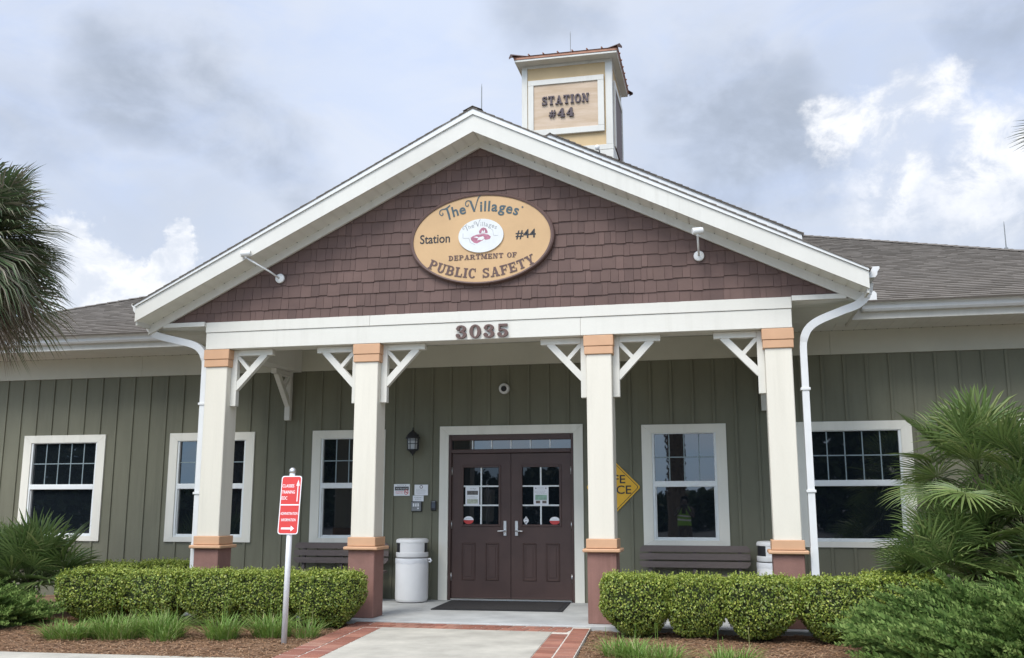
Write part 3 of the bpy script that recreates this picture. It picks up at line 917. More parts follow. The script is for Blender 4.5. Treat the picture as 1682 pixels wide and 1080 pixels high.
# main hipped roof
EY, EZ, SLP = -1.03, 4.045, .42
AL, AR = -10.97, 11.23
dep = (AR - AL) / 2
ang = math.atan(SLP)
m = MB()
vlen = dep / math.cos(ang)
ud, vd, nd = Vector((1, 0, 0)), Vector((0, math.cos(ang), math.sin(ang))), Vector((0, -math.sin(ang), math.cos(ang)))
vis = 8.2
shingle_slope(m, Vector((0, EY, EZ)), ud, vd, nd, 0, vis, lambda v: (AL + v * math.cos(ang), AR - v * math.cos(ang)))
zr = EZ + dep * SLP; apx = Vector(((AL + AR) / 2, EY + dep, zr))
yb = EY + 2 * dep
m.poly([(AL, EY, EZ - .006), (AR, EY, EZ - .006), apx - Vector((0, 0, .006))]); m.poly([(AR, EY, EZ), (AR, yb, EZ), apx]); m.poly([(AR, yb, EZ), (AL, yb, EZ), apx]); m.poly([(AL, yb, EZ), (AL, EY, EZ), apx])
mr = m.build('main_roof', 'roof', st)
for s, cx_ in ((1, AL), (-1, AR)):                            # hip caps: overlapping short pieces
    m = MB(); k = 0.0
    while k < 9:
        p = Vector((cx_ + s * k, EY + k, EZ + SLP * k)); q = p + Vector((s * .2, .2, .2 * SLP))
        side = Vector((s * .09, -.09, -.018)); lift = Vector((0, 0, .032)); lift2 = Vector((0, 0, .018))
        m.add([p + lift, p + side + lift * .35, p - side + lift * .35, q + lift2, q + side * .95 + lift2 * .1, q - side * .95 + lift2 * .1, p, p + side, p - side],
              [(0, 3, 4, 1) if s < 0 else (0, 1, 4, 3), (0, 2, 5, 3) if s < 0 else (0, 3, 5, 2), (6, 0, 1, 7), (6, 8, 2, 0)])
        k += .135
    m.build('hip_cap', 'roof', mr)
# wing soffits, fascias, gutters
for s in (-1, 1):
    xa, xb = (XL - .9, XC - HW + .03) if s < 0 else (XC + HW - .03, XR + .9)
    m = MB(); v = MB()
    xa_, xb_ = xa, xb
    if s < 0:
        xb = CX[0] - .131
    else:
        xa = CX[3] + .131
    x = xa
    while x < xb:
        m.box(x + .002, min(x + .148, xb), -.83, -.029, 3.843, 3.850)
        v.box(x - .005, x + .007, -.045, -.029, 3.838, 3.8465); x += .15
    m.box(xa, xb, -.83, -.03, 3.8515, 3.86)
    xa, xb = xa_, xb_
    wsf = m.build('wing_soffit', 'soffit', st)
    v.build('soffit_vent', 'dark', wsf)
    m = MB(); m.bbox(xa, xb, -.855, -.832, 3.838, 4.03, .003)
    m.build('wing_fascia', 'fascia', st)
    m = MB()
    ga, gb = (xa, -4.66) if s < 0 else (5.03, xb)
    prof = [(0, 0), (-.075, 0), (-.098, .03), (-.10, .07), (-.128, .105), (-.128, .132), (-.116, .132), (-.116, .112), (-.09, .075), (-.086, .035), (-.07, .008), (-.008, .008), (-.008, .132), (0, .132)]
    m.prism_x([(-.857 + a_, 3.935 + b_) for a_, b_ in prof], ga, gb)
    ex = gb if s < 0 else ga
    m.prism_x([(-.857 + a_, 3.935 + b_) for a_, b_ in [(0, 0), (-.075, 0), (-.098, .03), (-.10, .07), (-.128, .105), (-.128, .134), (0, .134)]], ex - .006, ex + .006)
    wg = m.build('wing_gutter', 'white', st)
    if s > 0:
        MB().prism_y([(5.035, 4.05), (5.215, 4.05), (5.215, 4.165), (5.19, 4.195), (5.035, 4.195)], -.985, -.978).build('splash_guard', 'white', wg)
    # flashing kick at the junction of gutter and porch roof
# downspouts
def spout(pts, name='downspout'):
    m = MB()
    m.tube(pts, [.078] * 17 + [.066] * (len(pts) - 17), 4, True, .85, (0, 1, 0))
    o = m.build(name, 'white', st)
    return o
def bez(p, n=10):
    p = [Vector(q) for q in p]; out = []
    for i in range(n + 1):
        t = i / n
        out.append(p[0] * (1 - t) ** 3 + p[1] * 3 * t * (1 - t) ** 2 + p[2] * 3 * t * t * (1 - t) + p[3] * t ** 3)
    return out
rs = bez([(4.90, -2.52, 3.96), (4.88, -2.52, 3.72), (4.72, -2.47, 3.70), (4.62, -2.45, 3.67)], 8) + bez([(4.42, -2.42, 3.60), (4.22, -2.38, 3.53), (4.14, -2.36, 3.46), (4.13, -2.36, 3.25)], 9)
spr = spout(rs + [(4.13, -2.36, .86)])
MB().tube([(4.128, -2.36, .90), (4.128, -2.36, -.05)], [.071, .071], 4, True, .85, side=(0, 1, 0)).build('downspout_boot', 'white', spr)
g = MB()
for k in range(8):                                            # corrugated elbow
    p = rs[1 + k // 2].lerp(rs[2 + k // 2], .5 * (k % 2)); q = rs[2 + k // 2] - rs[1 + k // 2]; q.normalize()
    g.tube([p - q * .006, p + q * .006], [.083] * 2, 4, True, .86, side=(0, 1, 0))
g.build('elbow_rib', 'white', spr)
rs = bez([(-4.62, -2.45, 3.93), (-4.60, -2.45, 3.72), (-4.45, -2.42, 3.70), (-4.34, -2.42, 3.67)], 8) + bez([(-4.05, -2.40, 3.60), (-3.86, -2.38, 3.56), (-3.77, -2.36, 3.48), (-3.765, -2.36, 3.28)], 9)
spl = spout(rs + [(-3.765, -2.36, .86)])
MB().tube([(-3.767, -2.36, .90), (-3.767, -2.36, -.05)], [.071, .071], 4, True, .85, side=(0, 1, 0)).build('downspout_boot', 'white', spl)

for par, xx in ((spr, 4.13), (spl, -3.766)):
    for z in (1.55, 2.75):
        MB().bbox(xx - .056, xx + .056, -2.42, -2.285, z - .016, z + .016, .003).build('strap', 'white', par)

# rear gable over the main roof
RY, RZA, RHW = 2.70, 8.30, 4.47
for s in (-1, 1):
    m = MB()
    zc = RZA - .498 * RHW
    m.prism_y([(XC, RZA - .02), (XC + s * RHW, zc - .02), (XC + s * RHW, zc - .30), (XC, RZA - .30)], RY, RY + .03)
    m.build('rear_gable_fascia', 'white', st)
    m = MB()
    ang = math.atan(.498); slope = (RHW + .03) / math.cos(ang)
    vd = Vector((-s * math.cos(ang), 0, math.sin(ang))); nd = Vector((s * math.sin(ang), 0, math.cos(ang))); ud = Vector((0, s, 0))
    e0 = Vector((XC + s * (RHW + .03), RY - .02, RZA - .498 * (RHW + .03) - .018))
    P = [e0, e0 + vd * slope, e0 + vd * slope + Vector((0, 6.6, 0)), e0 + Vector((0, 6.6, 0))]
    vs = P + [q - nd * .02 for q in P]
    m.add(vs, [(0, 1, 2, 3), (7, 6, 5, 4), (0, 4, 5, 1), (1, 5, 6, 2), (2, 6, 7, 3), (3, 7, 4, 0)])
    if s > 0:
        shingle_slope(m, e0 + nd * .002, ud, vd, nd, 1, slope, lambda v: (-.012, 1.0))
    m.build('rear_gable_roof', 'roof', st)
MB().prism_y([(XC - RHW + .1, 5.3), (XC + RHW - .1, 5.3), (XC + RHW - .1, RZA - .498 * RHW - .1), (XC, RZA - .1), (XC - RHW + .1, RZA - .498 * RHW - .1)], RY + .05, RY + .15).build('rear_gable_wall', 'shake', st)

# ---- tower -----------------------------------------------------------------
TY, TX0, TX1, TD = 3.6, -.568, 1.255, 1.75
m = MB()
m.box(TX0 + .02, TX1 - .02, TY + .02, TY + TD - .02, 6.8, 10.12)
tw = m.build('tower', 'yellow', st)
m = MB()
for x in ((TX0, TX0 + .115), (TX1 - .135, TX1)):
    m.bbox(x[0], x[1], TY - .004, TY + .12, 8.332, 10.055, .004); m.bbox(x[0], x[1], TY + TD - .12, TY + TD, 8.332, 10.055, .004)
m.bbox(TX0, TX1, TY - .002, TY + .03, 10.057, 10.118, .003); m.bbox(TX1 - .03, TX1 + .001, TY + .031, TY + TD - .001, 10.057, 10.118, .003)
m.bbox(TX0 - .004, TX1 + .004, TY - .008, TY + TD + .004, 8.225, 8.330, .004)
m.bbox(TX0 - .001, TX1 + .001, TY - .005, TY + TD + .001, 6.8, 8.222, .004)
m.build('tower_trim', 'fascia', tw)
m = MB()
o_ = (-.431, 1.092, 8.600, 9.776); i_ = (-.320, .970, 8.722, 9.667)
m.bbox(o_[0], o_[1], TY - .045, TY + .02, i_[3], o_[3], .004); m.bbox(o_[0], o_[1], TY - .045, TY + .02, o_[2], i_[2], .004)
m.bbox(o_[0], i_[0], TY - .045, TY + .02, i_[2] + .001, i_[3] - .001, .004); m.bbox(i_[1], o_[1], TY - .045, TY + .02, i_[2] + .001, i_[3] - .001, .004)
m.build('tower_sign_frame', 'fascia', tw)
MB().box(i_[0] - .01, i_[1] + .01, TY - .020, TY + .02, i_[2] - .01, i_[3] + .01).build('tower_sign_board', 'sunface', tw)
m = MB(); slab(m, 'STATION', -.150, .800, 9.232, .178, TY - .0205, .035, .11); m.build('tower_lettering', 'lav', tw)
m = MB(); slab(m, '#44', -.015, .492, 8.955, .182, TY - .0205, .035, .14); m.build('tower_lettering', 'lav', tw)
m = MB()                                                      # louvre on the right-hand face
m.box(TX1 - .01, TX1 + .012, TY + .36, TY + TD - .16, 8.40, 9.62)
m.build('tower_louvre', 'copperdk', tw)
m = MB()
for y in (TY + .24, TY + TD - .15):
    m.bbox(TX1 - .01, TX1 + .03, y, y + .11, 8.36, 9.75, .003)
m.bbox(TX1 - .01, TX1 + .03, TY + .351, TY + TD - .151, 9.63, 9.75, .003)
m.build('louvre_frame', 'fascia', tw)
# roof: soffit, fascia, copper edge, low hip with standing seams
ex0, ex1, ey0, ey1 = -.66, 1.385, TY - .26, TY + TD + .15
m = MB(); m.box(ex0 + .01, ex1 - .01, ey0 + .01, ey1 - .01, 10.119, 10.14)
m.bbox(ex0, ex1, ey0, ey0 + .02, 10.105, 10.145, .002); m.bbox(ex0, ex1, ey1 - .02, ey1, 10.105, 10.145, .002); m.bbox(ex0, ex0 + .02, ey0 + .021, ey1 - .021, 10.105, 10.145, .002); m.bbox(ex1 - .02, ex1, ey0 + .021, ey1 - .021, 10.105, 10.145, .002)
m.build('tower_soffit', 'fascia', tw)
m = MB()
m.bbox(ex0 - .012, ex1 + .012, ey0 - .012, ey1 + .012, 10.147, 10.200, .003)
ax, ay = (ex0 + ex1) / 2, (ey0 + ey1) / 2
c4 = [(ex0 - .03, ey0 - .03, 10.203), (ex1 + .03, ey0 - .03, 10.203), (ex1 + .03, ey1 + .03, 10.203), (ex0 - .03, ey1 + .03, 10.203)]
for i in range(4):
    m.poly([c4[i], c4[(i + 1) % 4], (ax, ay, 10.50)])
m.poly(c4[::-1])
trf = m.build('tower_roof', 'copper', tw)
m = MB()
n_s = 7
for i in range(1, n_s):
    x = ex0 + (ex1 - ex0) * i / n_s
    k = 1 - abs(x - ax) / (ax - ex0 + .03)
    for yy, sgn in ((ey0 - .03, 1), (ey1 + .03, -1)):
        m.tube([(x, yy - sgn * .012, 10.222), (x, yy + sgn * (ay - ey0) * k, 10.222 + .297 * k)], .018, 4)
    y = ey0 + (ey1 - ey0) * i / n_s
    k = 1 - abs(y - ay) / (ay - ey0 + .03)
    for xx, sgn in ((ex0 - .03, 1), (ex1 + .03, -1)):
        m.tube([(xx - sgn * .012, y, 10.222), (xx + sgn * (ax - ex0) * k, y, 10.222 + .297 * k)], .018, 4)
m.build('standing_seam', 'copper', trf)
m = MB()
for c in c4:
    d = Vector((ax - c[0], ay - c[1], .297)); p = Vector(c)
    sd = Vector((-d[1], d[0], 0)).normalized() * .06
    q = p - d * .035
    m.add([q + sd + Vector((0, 0, .012)), q - sd + Vector((0, 0, .012)), q + Vector((0, 0, .062)), p + d + Vector((0, 0, .04)), q + sd - Vector((0, 0, .03)), q - sd - Vector((0, 0, .03))],
          [(0, 2, 3), (2, 1, 3), (0, 4, 5, 1), (0, 1, 2)])
m.build('roof_hip_cap', 'copperdk', trf)

# ------------------------------------------------------------------ things fixed to the building
def rod(x, y, z0, z1, label):
    m = MB(); m.tube([(x, y, z0), (x, y, z0 + .05)], .03, 8); m.tube([(x, y, z0 + .04), (x, y, z0 + .2), (x, y, z1 - .06), (x, y, z1)], [.010, .008, .007, .002], 6)
    tag(m.build('lightning_rod', 'greyplast', None, loc=(x, y, z0)), label, 'lightning rod', 'lightning rods on the roofs')
rod(.34, 4.2, 10.36, 11.10, 'thin lightning rod rising from the tower roof')
rod(XC, -2.42, 6.47, 7.0, 'thin lightning rod standing at the peak of the porch gable')
rod(7.78, 2.40, 5.48, 5.98, 'thin lightning rod on the right hip of the grey shingle roof')

t = thing('roof_lamp', 'small white bulb lamp on a thin bent stem beside the tower foot', 'lamp', (1.10, 2.72, 7.72))
MB().tube([(1.10, 2.72, 7.66), (1.10, 2.72, 7.80), (1.09, 2.70, 7.87), (1.07, 2.66, 7.895)], .011, 8).build('stem', 'greyplast', t, True)
MB().lathe([(0, .045), (.03, .035), (.046, .0), (.04, -.03), (.022, -.055), (0, -.056)][::-1], (1.06, 2.64, 7.915), 14).build('bulb', 'white', t, True)

# oval sign
ox, oz, oy = .172, 4.803, GY
t = thing('oval_sign', 'oval tan and brown sign with round seal on the shake gable', 'sign', (ox, oy, 4.2))
def ell(rx, rz, n=64):
    return [(ox + rx * math.cos(2 * math.pi * i / n), oz + rz * math.sin(2 * math.pi * i / n)) for i in range(n)]
m = MB()
prof = [(0, -.012), (.93, -.012), (.955, -.05), (.975, -.058), (.99, -.05), (1, -.03), (1, .03)]
n = 72
vs = []; fs = []
for a_, y_ in [(.944, -.03), (.948, -.056), (.975, -.062), (.994, -.052), (1, -.035), (1, .03)]:
    for i in range(n):
        th = 2 * math.pi * i / n; vs.append((ox + .972 * a_ * math.cos(th), oy + y_, oz + .612 * a_ * math.sin(th)))
for j in range(5):
    for i in range(n):
        fs.append((j * n + i, (j + 1) * n + i, (j + 1) * n + (i + 1) % n, j * n + (i + 1) % n))
m.add(vs, fs); m.build('sign_rim', 'signbrown', t, 'auto')
m = MB(); m.prism_y(ell(.972 * .946, .612 * .946, 72), oy - .045, oy + .01); m.build('sign_face', 'signtan', t)
ys = oy - .0452
m = MB(); slab(m, 'DEPARTMENT OF', -.262, .648, 4.527, .066, ys, .004, .10); m.build('lettering', 'signbrown', t)
m = MB()
def arc_place(cx, cz, rr, a_mid, total):
    def f(d):
        a = a_mid + (d - total / 2) / rr
        return cx + rr * math.sin(a), cz - rr * math.cos(a), a
    return f
Rb = 1.62
slab(m, 'PUBLIC SAFETY', 0, 1.50, 0, .128, ys, .005, .13, place=arc_place(ox + .005, 4.275 + Rb, Rb, 0, 1.50)); m.build('lettering', 'signbrown', t)
m = MB(); put_text(m, 'Station', -.656, -.247, 4.778, .118, ys, .012); m.build('lettering', 'signblack', t); m = MB(); put_text(m, '#44', .634, .898, 4.776, .113, ys, .016); m.build('lettering', 'signblack', t)
def swash_word(mb, cx, cz, Rr, k, y, dep, bold=.016):
    """The word mark set on a shallow arch, capitals with curled strokes"""
    words = [('T', 1.0), ('h', 0), ('e', 0), (' ', 0), ('V', 1.0), ('i', 0), ('l', 0), ('l', 0), ('a', 0), ('g', 0), ('e', 0), ('s', 0)]
    adv = dict(T=.60, h=.52, e=.50, i=.27, l=.27, a=.50, g=.52, s=.46, V=.64)
    adv[' '] = .26
    tot = sum(adv[c] for c, _ in words) * k
    p = -tot / 2
    for c, big in words:
        wdt = adv[c] * k
        a = -(p + wdt / 2) / Rr
        def mp(u, v, a=a):
            q0, q1 = cx - (Rr) * math.sin(a), cz - Rr + Rr * math.cos(a)
            return q0 + u * math.cos(a) - v * math.sin(a), q1 + u * math.sin(a) + v * math.cos(a)
        if c != ' ':
            if big:
                K = k * 1.02
                if c == 'T':
                    st_ = [[(-.20, .80), (.05, .74), (.40, .86)], [(.10, .78), (.10, .30), (.06, -.10)], [(-.20, .80), (-.40, .74), (-.48, .55), (-.38, .40), (-.26, .46), (-.30, .58)]]
                    wd = [[.06, .11, .08], [.14, .14, .11], [.06, .06, .06, .06, .06, .04]]
                else:
                    st_ = [[(-.26, .80), (-.02, .02)], [(-.02, .02), (.18, .62), (.34, .98), (.52, 1.08)], [(-.26, .80), (-.46, .84), (-.60, .70), (-.58, .50), (-.44, .46), (-.40, .60)]]
                    wd = [[.14, .14], [.06, .06, .08, .04], [.06, .06, .06, .06, .06, .04]]
                for jj, (pts, ws) in enumerate(zip(st_, wd)):
                    # smooth the stroke
                    P2 = []; W2 = []
                    for i in range(len(pts) - 1):
                        for q in range(6):
                            tt = q / 6
                            p0 = pts[max(i - 1, 0)]; p1 = pts[i]; p2 = pts[i + 1]; p3 = pts[min(i + 2, len(pts) - 1)]
                            P2.append(tuple(.5 * ((2 * p1[d]) + (-p0[d] + p2[d]) * tt + (2 * p0[d] - 5 * p1[d] + 4 * p2[d] - p3[d]) * tt ** 2 + (-p0[d] + 3 * p1[d] - 3 * p2[d] + p3[d]) * tt ** 3) for d in (0, 1)))
                            W2.append(ws[i] * (1 - tt) + ws[i + 1] * tt)
                    P2.append(pts[-1]); W2.append(ws[-1])
                    L_, R_ = [], []
                    for i, q in enumerate(P2):
                        d = Vector(P2[min(i + 1, len(P2) - 1)]) - Vector(P2[max(i - 1, 0)]); d.normalize()
                        nx = Vector((-d[1], d[0])) * W2[i] / 2
                        L_.append((q[0] + nx[0], q[1] + nx[1])); R_.append((q[0] - nx[0], q[1] - nx[1]))
                    for i in range(len(P2) - 1):
                        q = [mp(x_ * K, z_ * K) for x_, z_ in (R_[i], R_[i + 1], L_[i + 1], L_[i])]
                        ar = sum(q[b_][0] * q[(b_ + 1) % 4][1] - q[(b_ + 1) % 4][0] * q[b_][1] for b_ in range(4))
                        if ar < 0:
                            q = q[::-1]
                        mb.add([(x_, y - dep - .0004 * jj, z_) for x_, z_ in q], [(0, 1, 2, 3)])
            else:
                vs, fs = font_mesh(c, bold, .5)
                xs_ = [v[0] for v in vs]; mid = (min(xs_) + max(xs_)) / 2
                out = []
                for x_, z_, e_ in vs:
                    q = mp((x_ - mid) * k * 1.0, z_ * k * 1.02); out.append((q[0], y - (e_ + .5) * dep, q[1]))
                mb.add(out, fs)
        p += wdt
m = MB(); swash_word(m, ox, 5.172, 1.35, .190, ys, .004, .020); m.add([], [])
m.lathe([(0, -.004), (.012, -.004), (.012, 0)], (.725, ys, 5.19), 10, 'y')
m.build('lettering', 'signblue', t)
# seal
sx, sz = .174, 4.838
def el2(rx, rz, cx=sx, cz=sz, n=40):
    return [(cx + rx * math.cos(2 * math.pi * i / n), cz + rz * math.sin(2 * math.pi * i / n)) for i in range(n)]
m = MB(); m.prism_y(el2(.302, .226), oy - .062, oy - .04); seal = m.build('seal', 'sealwhite', t)
m = MB(); m.prism_y([(x_, z_ - .012) for x_, z_ in el2(.292, .226)], oy - .052, oy - .0405); m.build('seal_edge', 'signtan', seal)
yq = oy - .0622
m = MB(); swash_word(m, sx, 4.963, .42, .082, yq, .001, .004); 
def outline(mb, pts, wdt, y):
    for p, q in zip(pts, pts[1:]):
        d = Vector((q[0] - p[0], q[1] - p[1]))
        if d.length < 1e-6:
            continue
        d.normalize(); nx = Vector((-d[1], d[0])) * wdt / 2
        mb.prism_y([(p[0] + nx[0], p[1] + nx[1]), (p[0] - nx[0], p[1] - nx[1]), (q[0] - nx[0], q[1] - nx[1]), (q[0] + nx[0], q[1] + nx[1])], y - .0008, y)
outline(m, [(sx - .24, 4.88), (sx - .24, 4.815), (sx - .16, 4.81), (sx - .14, 4.75), (sx - .08, 4.72)], .004, yq)
m.build('seal_line', 'sealgrey', seal); m = MB()
outline(m, [(sx + .10, 4.945), (sx + .16, 4.90), (sx + .17, 4.83), (sx + .23, 4.825)], .004, yq)
m.build('seal_line', 'sealgrey', seal)
m = MB()                                                      # fire helmet over crossed badges in faded maroon
hel = [(sx - .02, 4.865), (sx - .025, 4.90), (sx + .005, 4.935), (sx + .035, 4.945), (sx + .07, 4.93), (sx + .09, 4.89), (sx + .09, 4.865)]
m.prism_y(hel, yq - .001, yq)
brim = [(sx - .11, 4.835), (sx - .06, 4.852), (sx + .04, 4.858), (sx + .10, 4.845), (sx + .135, 4.815), (sx + .12, 4.785), (sx + .06, 4.775), (sx + .01, 4.765), (sx - .05, 4.735), (sx - .09, 4.745), (sx - .13, 4.785), (sx - .135, 4.815)]
m.prism_y(brim, yq - .001, yq)
m.build('seal_emblem', 'sealmaroon', seal)
m = MB()
m.prism_y([(sx - .10, 4.822), (sx - .05, 4.828), (sx - .03, 4.812), (sx + .03, 4.828), (sx + .05, 4.80), (sx + .015, 4.775), (sx - .02, 4.782), (sx - .05, 4.775), (sx - .03, 4.80)], yq - .0018, yq - .0012)
m.prism_y([(sx + .005, 4.87), (sx + .02, 4.91), (sx + .035, 4.885), (sx + .05, 4.915), (sx + .06, 4.872)], yq - .0018, yq - .0012)
m.lathe([(0, -.0016), (.02, -.0016), (.02, 0)], (sx + .045, yq, 4.765), 12, 'y')
m.build('seal_highlight', 'sealwhite', seal)

# house number
t = thing('house_number', 'raised brown slab numerals 3035 on the white porch beam', 'house number', (.185, YBM, 3.48))
nx0, tot = -.170, .706
ws = [slab_glyph(c)[0] for c in '3035']; kk = tot / (sum(ws) + .36)
cx = nx0
for c, w_ in zip('3035', ws):
    m = MB(); slab(m, c, cx, cx + w_ * kk, 3.499 if c != '0' else 3.500, .172, YBM - .001, .03); m.build('numeral', 'lav' if False else 'signbrown', t)
    cx += w_ * kk + .12 * kk

# gable spot lamps
def gable_spot(bx, bz, hx, hy, hz, label):
    t = thing('gable_spotlight', label, 'spotlight', (bx, GY - .02, bz), 'spotlights reaching out from the shake gable')
    y = GY - .022
    MB().lathe([(0, -.028), (.03, -.028), (.062, -.012), (.066, 0), (.066, .01)], (bx, y, bz), 24, 'y').build('wall_plate', 'white', t, 'auto')
    MB().tube([(bx, y - .025, bz), (bx + (hx - bx) * .25, y - .06 + (hy - y) * .22, bz + (hz - bz) * .24), (hx, hy + .01, hz - .05)], .0125, 10).build('arm', 'white', t, True)
    d = Vector((.95, .30, .10)).normalized(); p = Vector((hx, hy, hz))
    m = MB()
    m.tube([p - d * .062, p - d * .055, p + d * .05, p + d * .064], [.034, .042, .044, .040], 18)
    m.tube([(hx, hy + .01, hz - .06), (hx, hy, hz - .03)], .017, 10)
    m.build('lamp_head', 'white', t, 'auto')
gable_spot(-2.648, 4.420, -2.965, -2.90, 4.685, 'white spotlight whose long slanted arm rises to the left on the gable')
gable_spot(2.944, 4.417, 2.945, -2.90, 4.625, 'white spotlight on a straight upright arm at the right of the gable')

# wall lantern
lx, lz = -1.497, 2.33
t = thing('wall_lantern', 'black carriage lantern with dome cap mounted beside the entrance doors', 'lantern', (lx, 0, 2.13))
ly = -.15
m = MB(); m.bbox(lx - .055, lx + .055, -.035, -.019, 2.22, 2.46, .006); m.build('back_plate', 'black', t)
m = MB(); m.tube([(lx, -.03, 2.36), (lx, -.07, 2.43), (lx, -.12, 2.47), (lx, ly, 2.455)], .011, 8); m.build('arm', 'black', t, True)
m = MB(); m.lathe([(0, .235), (.012, .225), (.008, .20), (.018, .185), (.03, .165), (.055, .15), (.085, .115), (.098, .085), (.112, .075), (.112, .062), (.06, .06), (0, .0595)][::-1], (lx, ly, lz), 24); m.build('cap', 'black', t, 'auto')
m = MB(); m.lathe([(0, -.10), (.068, -.10), (.076, .06), (0, .06)], (lx, ly, lz), 16); m.build('lamp_glass', 'lampglass', t, 'auto')
m = MB()
for k in range(6):
    a = math.pi * k / 3 + .3
    m.tube([(lx + .075 * math.cos(a), ly + .075 * math.sin(a), lz - .10), (lx + .083 * math.cos(a), ly + .083 * math.sin(a), lz + .062)], .006, 6)
for z, rr in ((-.02, .080), (.035, .083)):
    m.lathe([(rr - .004, z - .005), (rr + .003, z - .005), (rr + .003, z + .005), (rr - .004, z + .005)], (lx, ly, lz), 20)
m.lathe([(0, -.20), (.012, -.195), (.014, -.175), (.03, -.165), (.05, -.135), (.088, -.115), (.09, -.10), (0, -.099)], (lx, ly, lz), 20)
m.build('cage', 'black', t, 'auto')

# dome camera
t = thing('security_camera', 'small white dome camera high on the wall above the entrance', 'security camera', (-.088, 0, 3.08))
MB().lathe([(0, -.085), (.045, -.085), (.078, -.07), (.082, -.04), (.082, -.019)], (-.088, 0, 3.134), 24, 'y').build('housing', 'white', t, 'auto')
MB().lathe([(0, -.125), (.022, -.121), (.038, -.105), (.045, -.0855)], (-.086, 0, 3.130), 18, 'y').build('lens_dome', 'black', t, True)

# ---- notices by the door
Yn = -.021
def plate(name, label, cat, x0, x1, z0, z1, mt='paper', th=.004, group=None, y=None, depth_to=0):
    y = Yn if y is None else y
    t = thing(name, label, cat, ((x0 + x1) / 2, y, z0), group)
    MB().bbox(x0, x1, y - th, y, z0, z1, .002).build('sheet', mt, t)
    return t, y - th
def lines(t, x0, x1, z1, n, dz, y, mt='sealgrey', h=.004, name='print'):
    m = MB()
    for i in range(n):
        a = x0 + random.uniform(0, .15) * (x1 - x0) * (i == n - 1); b = x1 - random.uniform(0, .25) * (x1 - x0)
        x = a
        while x < b:
            wd = random.uniform(.008, .024); m.box(x, min(x + wd, b), y - .0006, y, z1 - i * dz - h, z1 - i * dz); x += wd + .006
    m.build(name, mt, t)
t, y = plate('no_smoking_sign', 'white notice with a black band and a red no smoking symbol left of the door', 'notice', -1.829, -1.572, 1.530, 1.708)
m = MB(); m.box(-1.812, -1.590, y - .0006, y, 1.612, 1.668); m.build('black_band', 'signblack', t)
m = MB(); put_text(m, 'NOTICE', -1.775, -1.63, 1.674, .022, y, .0, depth=.0008); m.build('lettering', 'sealgrey', t)
m = MB(); put_text(m, 'SMOKE FREE BUILDING', -1.80, -1.60, 1.626, .026, y - .0008, .0, depth=.0008); m.build('lettering', 'sealwhite', t)
m = MB(); put_text(m, 'NO SMOKING', -1.80, -1.675, 1.585, .014, y, 0, depth=.0008); put_text(m, 'THANK YOU', -1.80, -1.685, 1.563, .014, y, 0, depth=.0008)
a_ = [(-1.628 + .030 * math.cos(2 * math.pi * i / 24), 1.585 + .034 * math.sin(2 * math.pi * i / 24)) for i in range(25)]
outline(m, a_, .008, y - .0007); outline(m, [(-1.650, 1.607), (-1.606, 1.563)], .008, y - .001)
m.build('symbol', 'signred', t)
m = MB(); outline(m, [(-1.652, 1.585), (-1.606, 1.585)], .009, y - .0003); m.build('symbol', 'signblack', t)
t, y = plate('certificate', 'white certificate with a round emblem pinned above the keypad', 'notice', -1.497, -1.281, 1.537, 1.697)
m = MB(); outline(m, [(-1.389 + .022 * math.cos(2 * math.pi * i / 18), 1.664 + .022 * math.sin(2 * math.pi * i / 18)) for i in range(19)], .009, y); m.build('emblem', 'signbrown', t)
lines(t, -1.47, -1.30, 1.63, 4, .02, y)
t, y = plate('keypad_notice', 'small white strip notice directly above the grey keypad', 'notice', -1.521, -1.347, 1.447, 1.533, y=Yn - .008)
lines(t, -1.50, -1.37, 1.51, 2, .026, y, h=.008)
t = thing('keypad', 'grey boxed keypad with pale buttons on the green wall', 'keypad', (-1.458, 0, 1.30))
MB().bbox(-1.533, -1.383, -.055, -.019, 1.300, 1.442, .008).build('housing', 'greyplast', t)
MB().bbox(-1.545, -1.371, -.022, -.0185, 1.292, 1.448, .003).build('gasket', 'signblack', t)
for k in range(3):
    MB().bbox(-1.508 + k * .036, -1.484 + k * .036, -.062, -.054, 1.368, 1.418, .003).build('button', 'paper', t)
MB().bbox(-1.438, -1.412, -.061, -.054, 1.332, 1.352, .003).build('button', 'paper', t)
t = thing('card_reader', 'slim black card reader beside the cream door casing', 'card reader', (-1.187, 0, 1.305))
MB().bbox(-1.230, -1.143, -.045, -.019, 1.308, 1.455, .010).build('housing', 'black', t)
MB().bbox(-1.214, -1.159, -.049, -.044, 1.345, 1.425, .004).build('face_plate', mat('dark_blue_grey_plate', (.07, .085, .11), .3), t)
MB().bbox(-1.216, -1.157, -.049, -.044, 1.432, 1.448, .003).build('label_strip', 'greyplast', t)

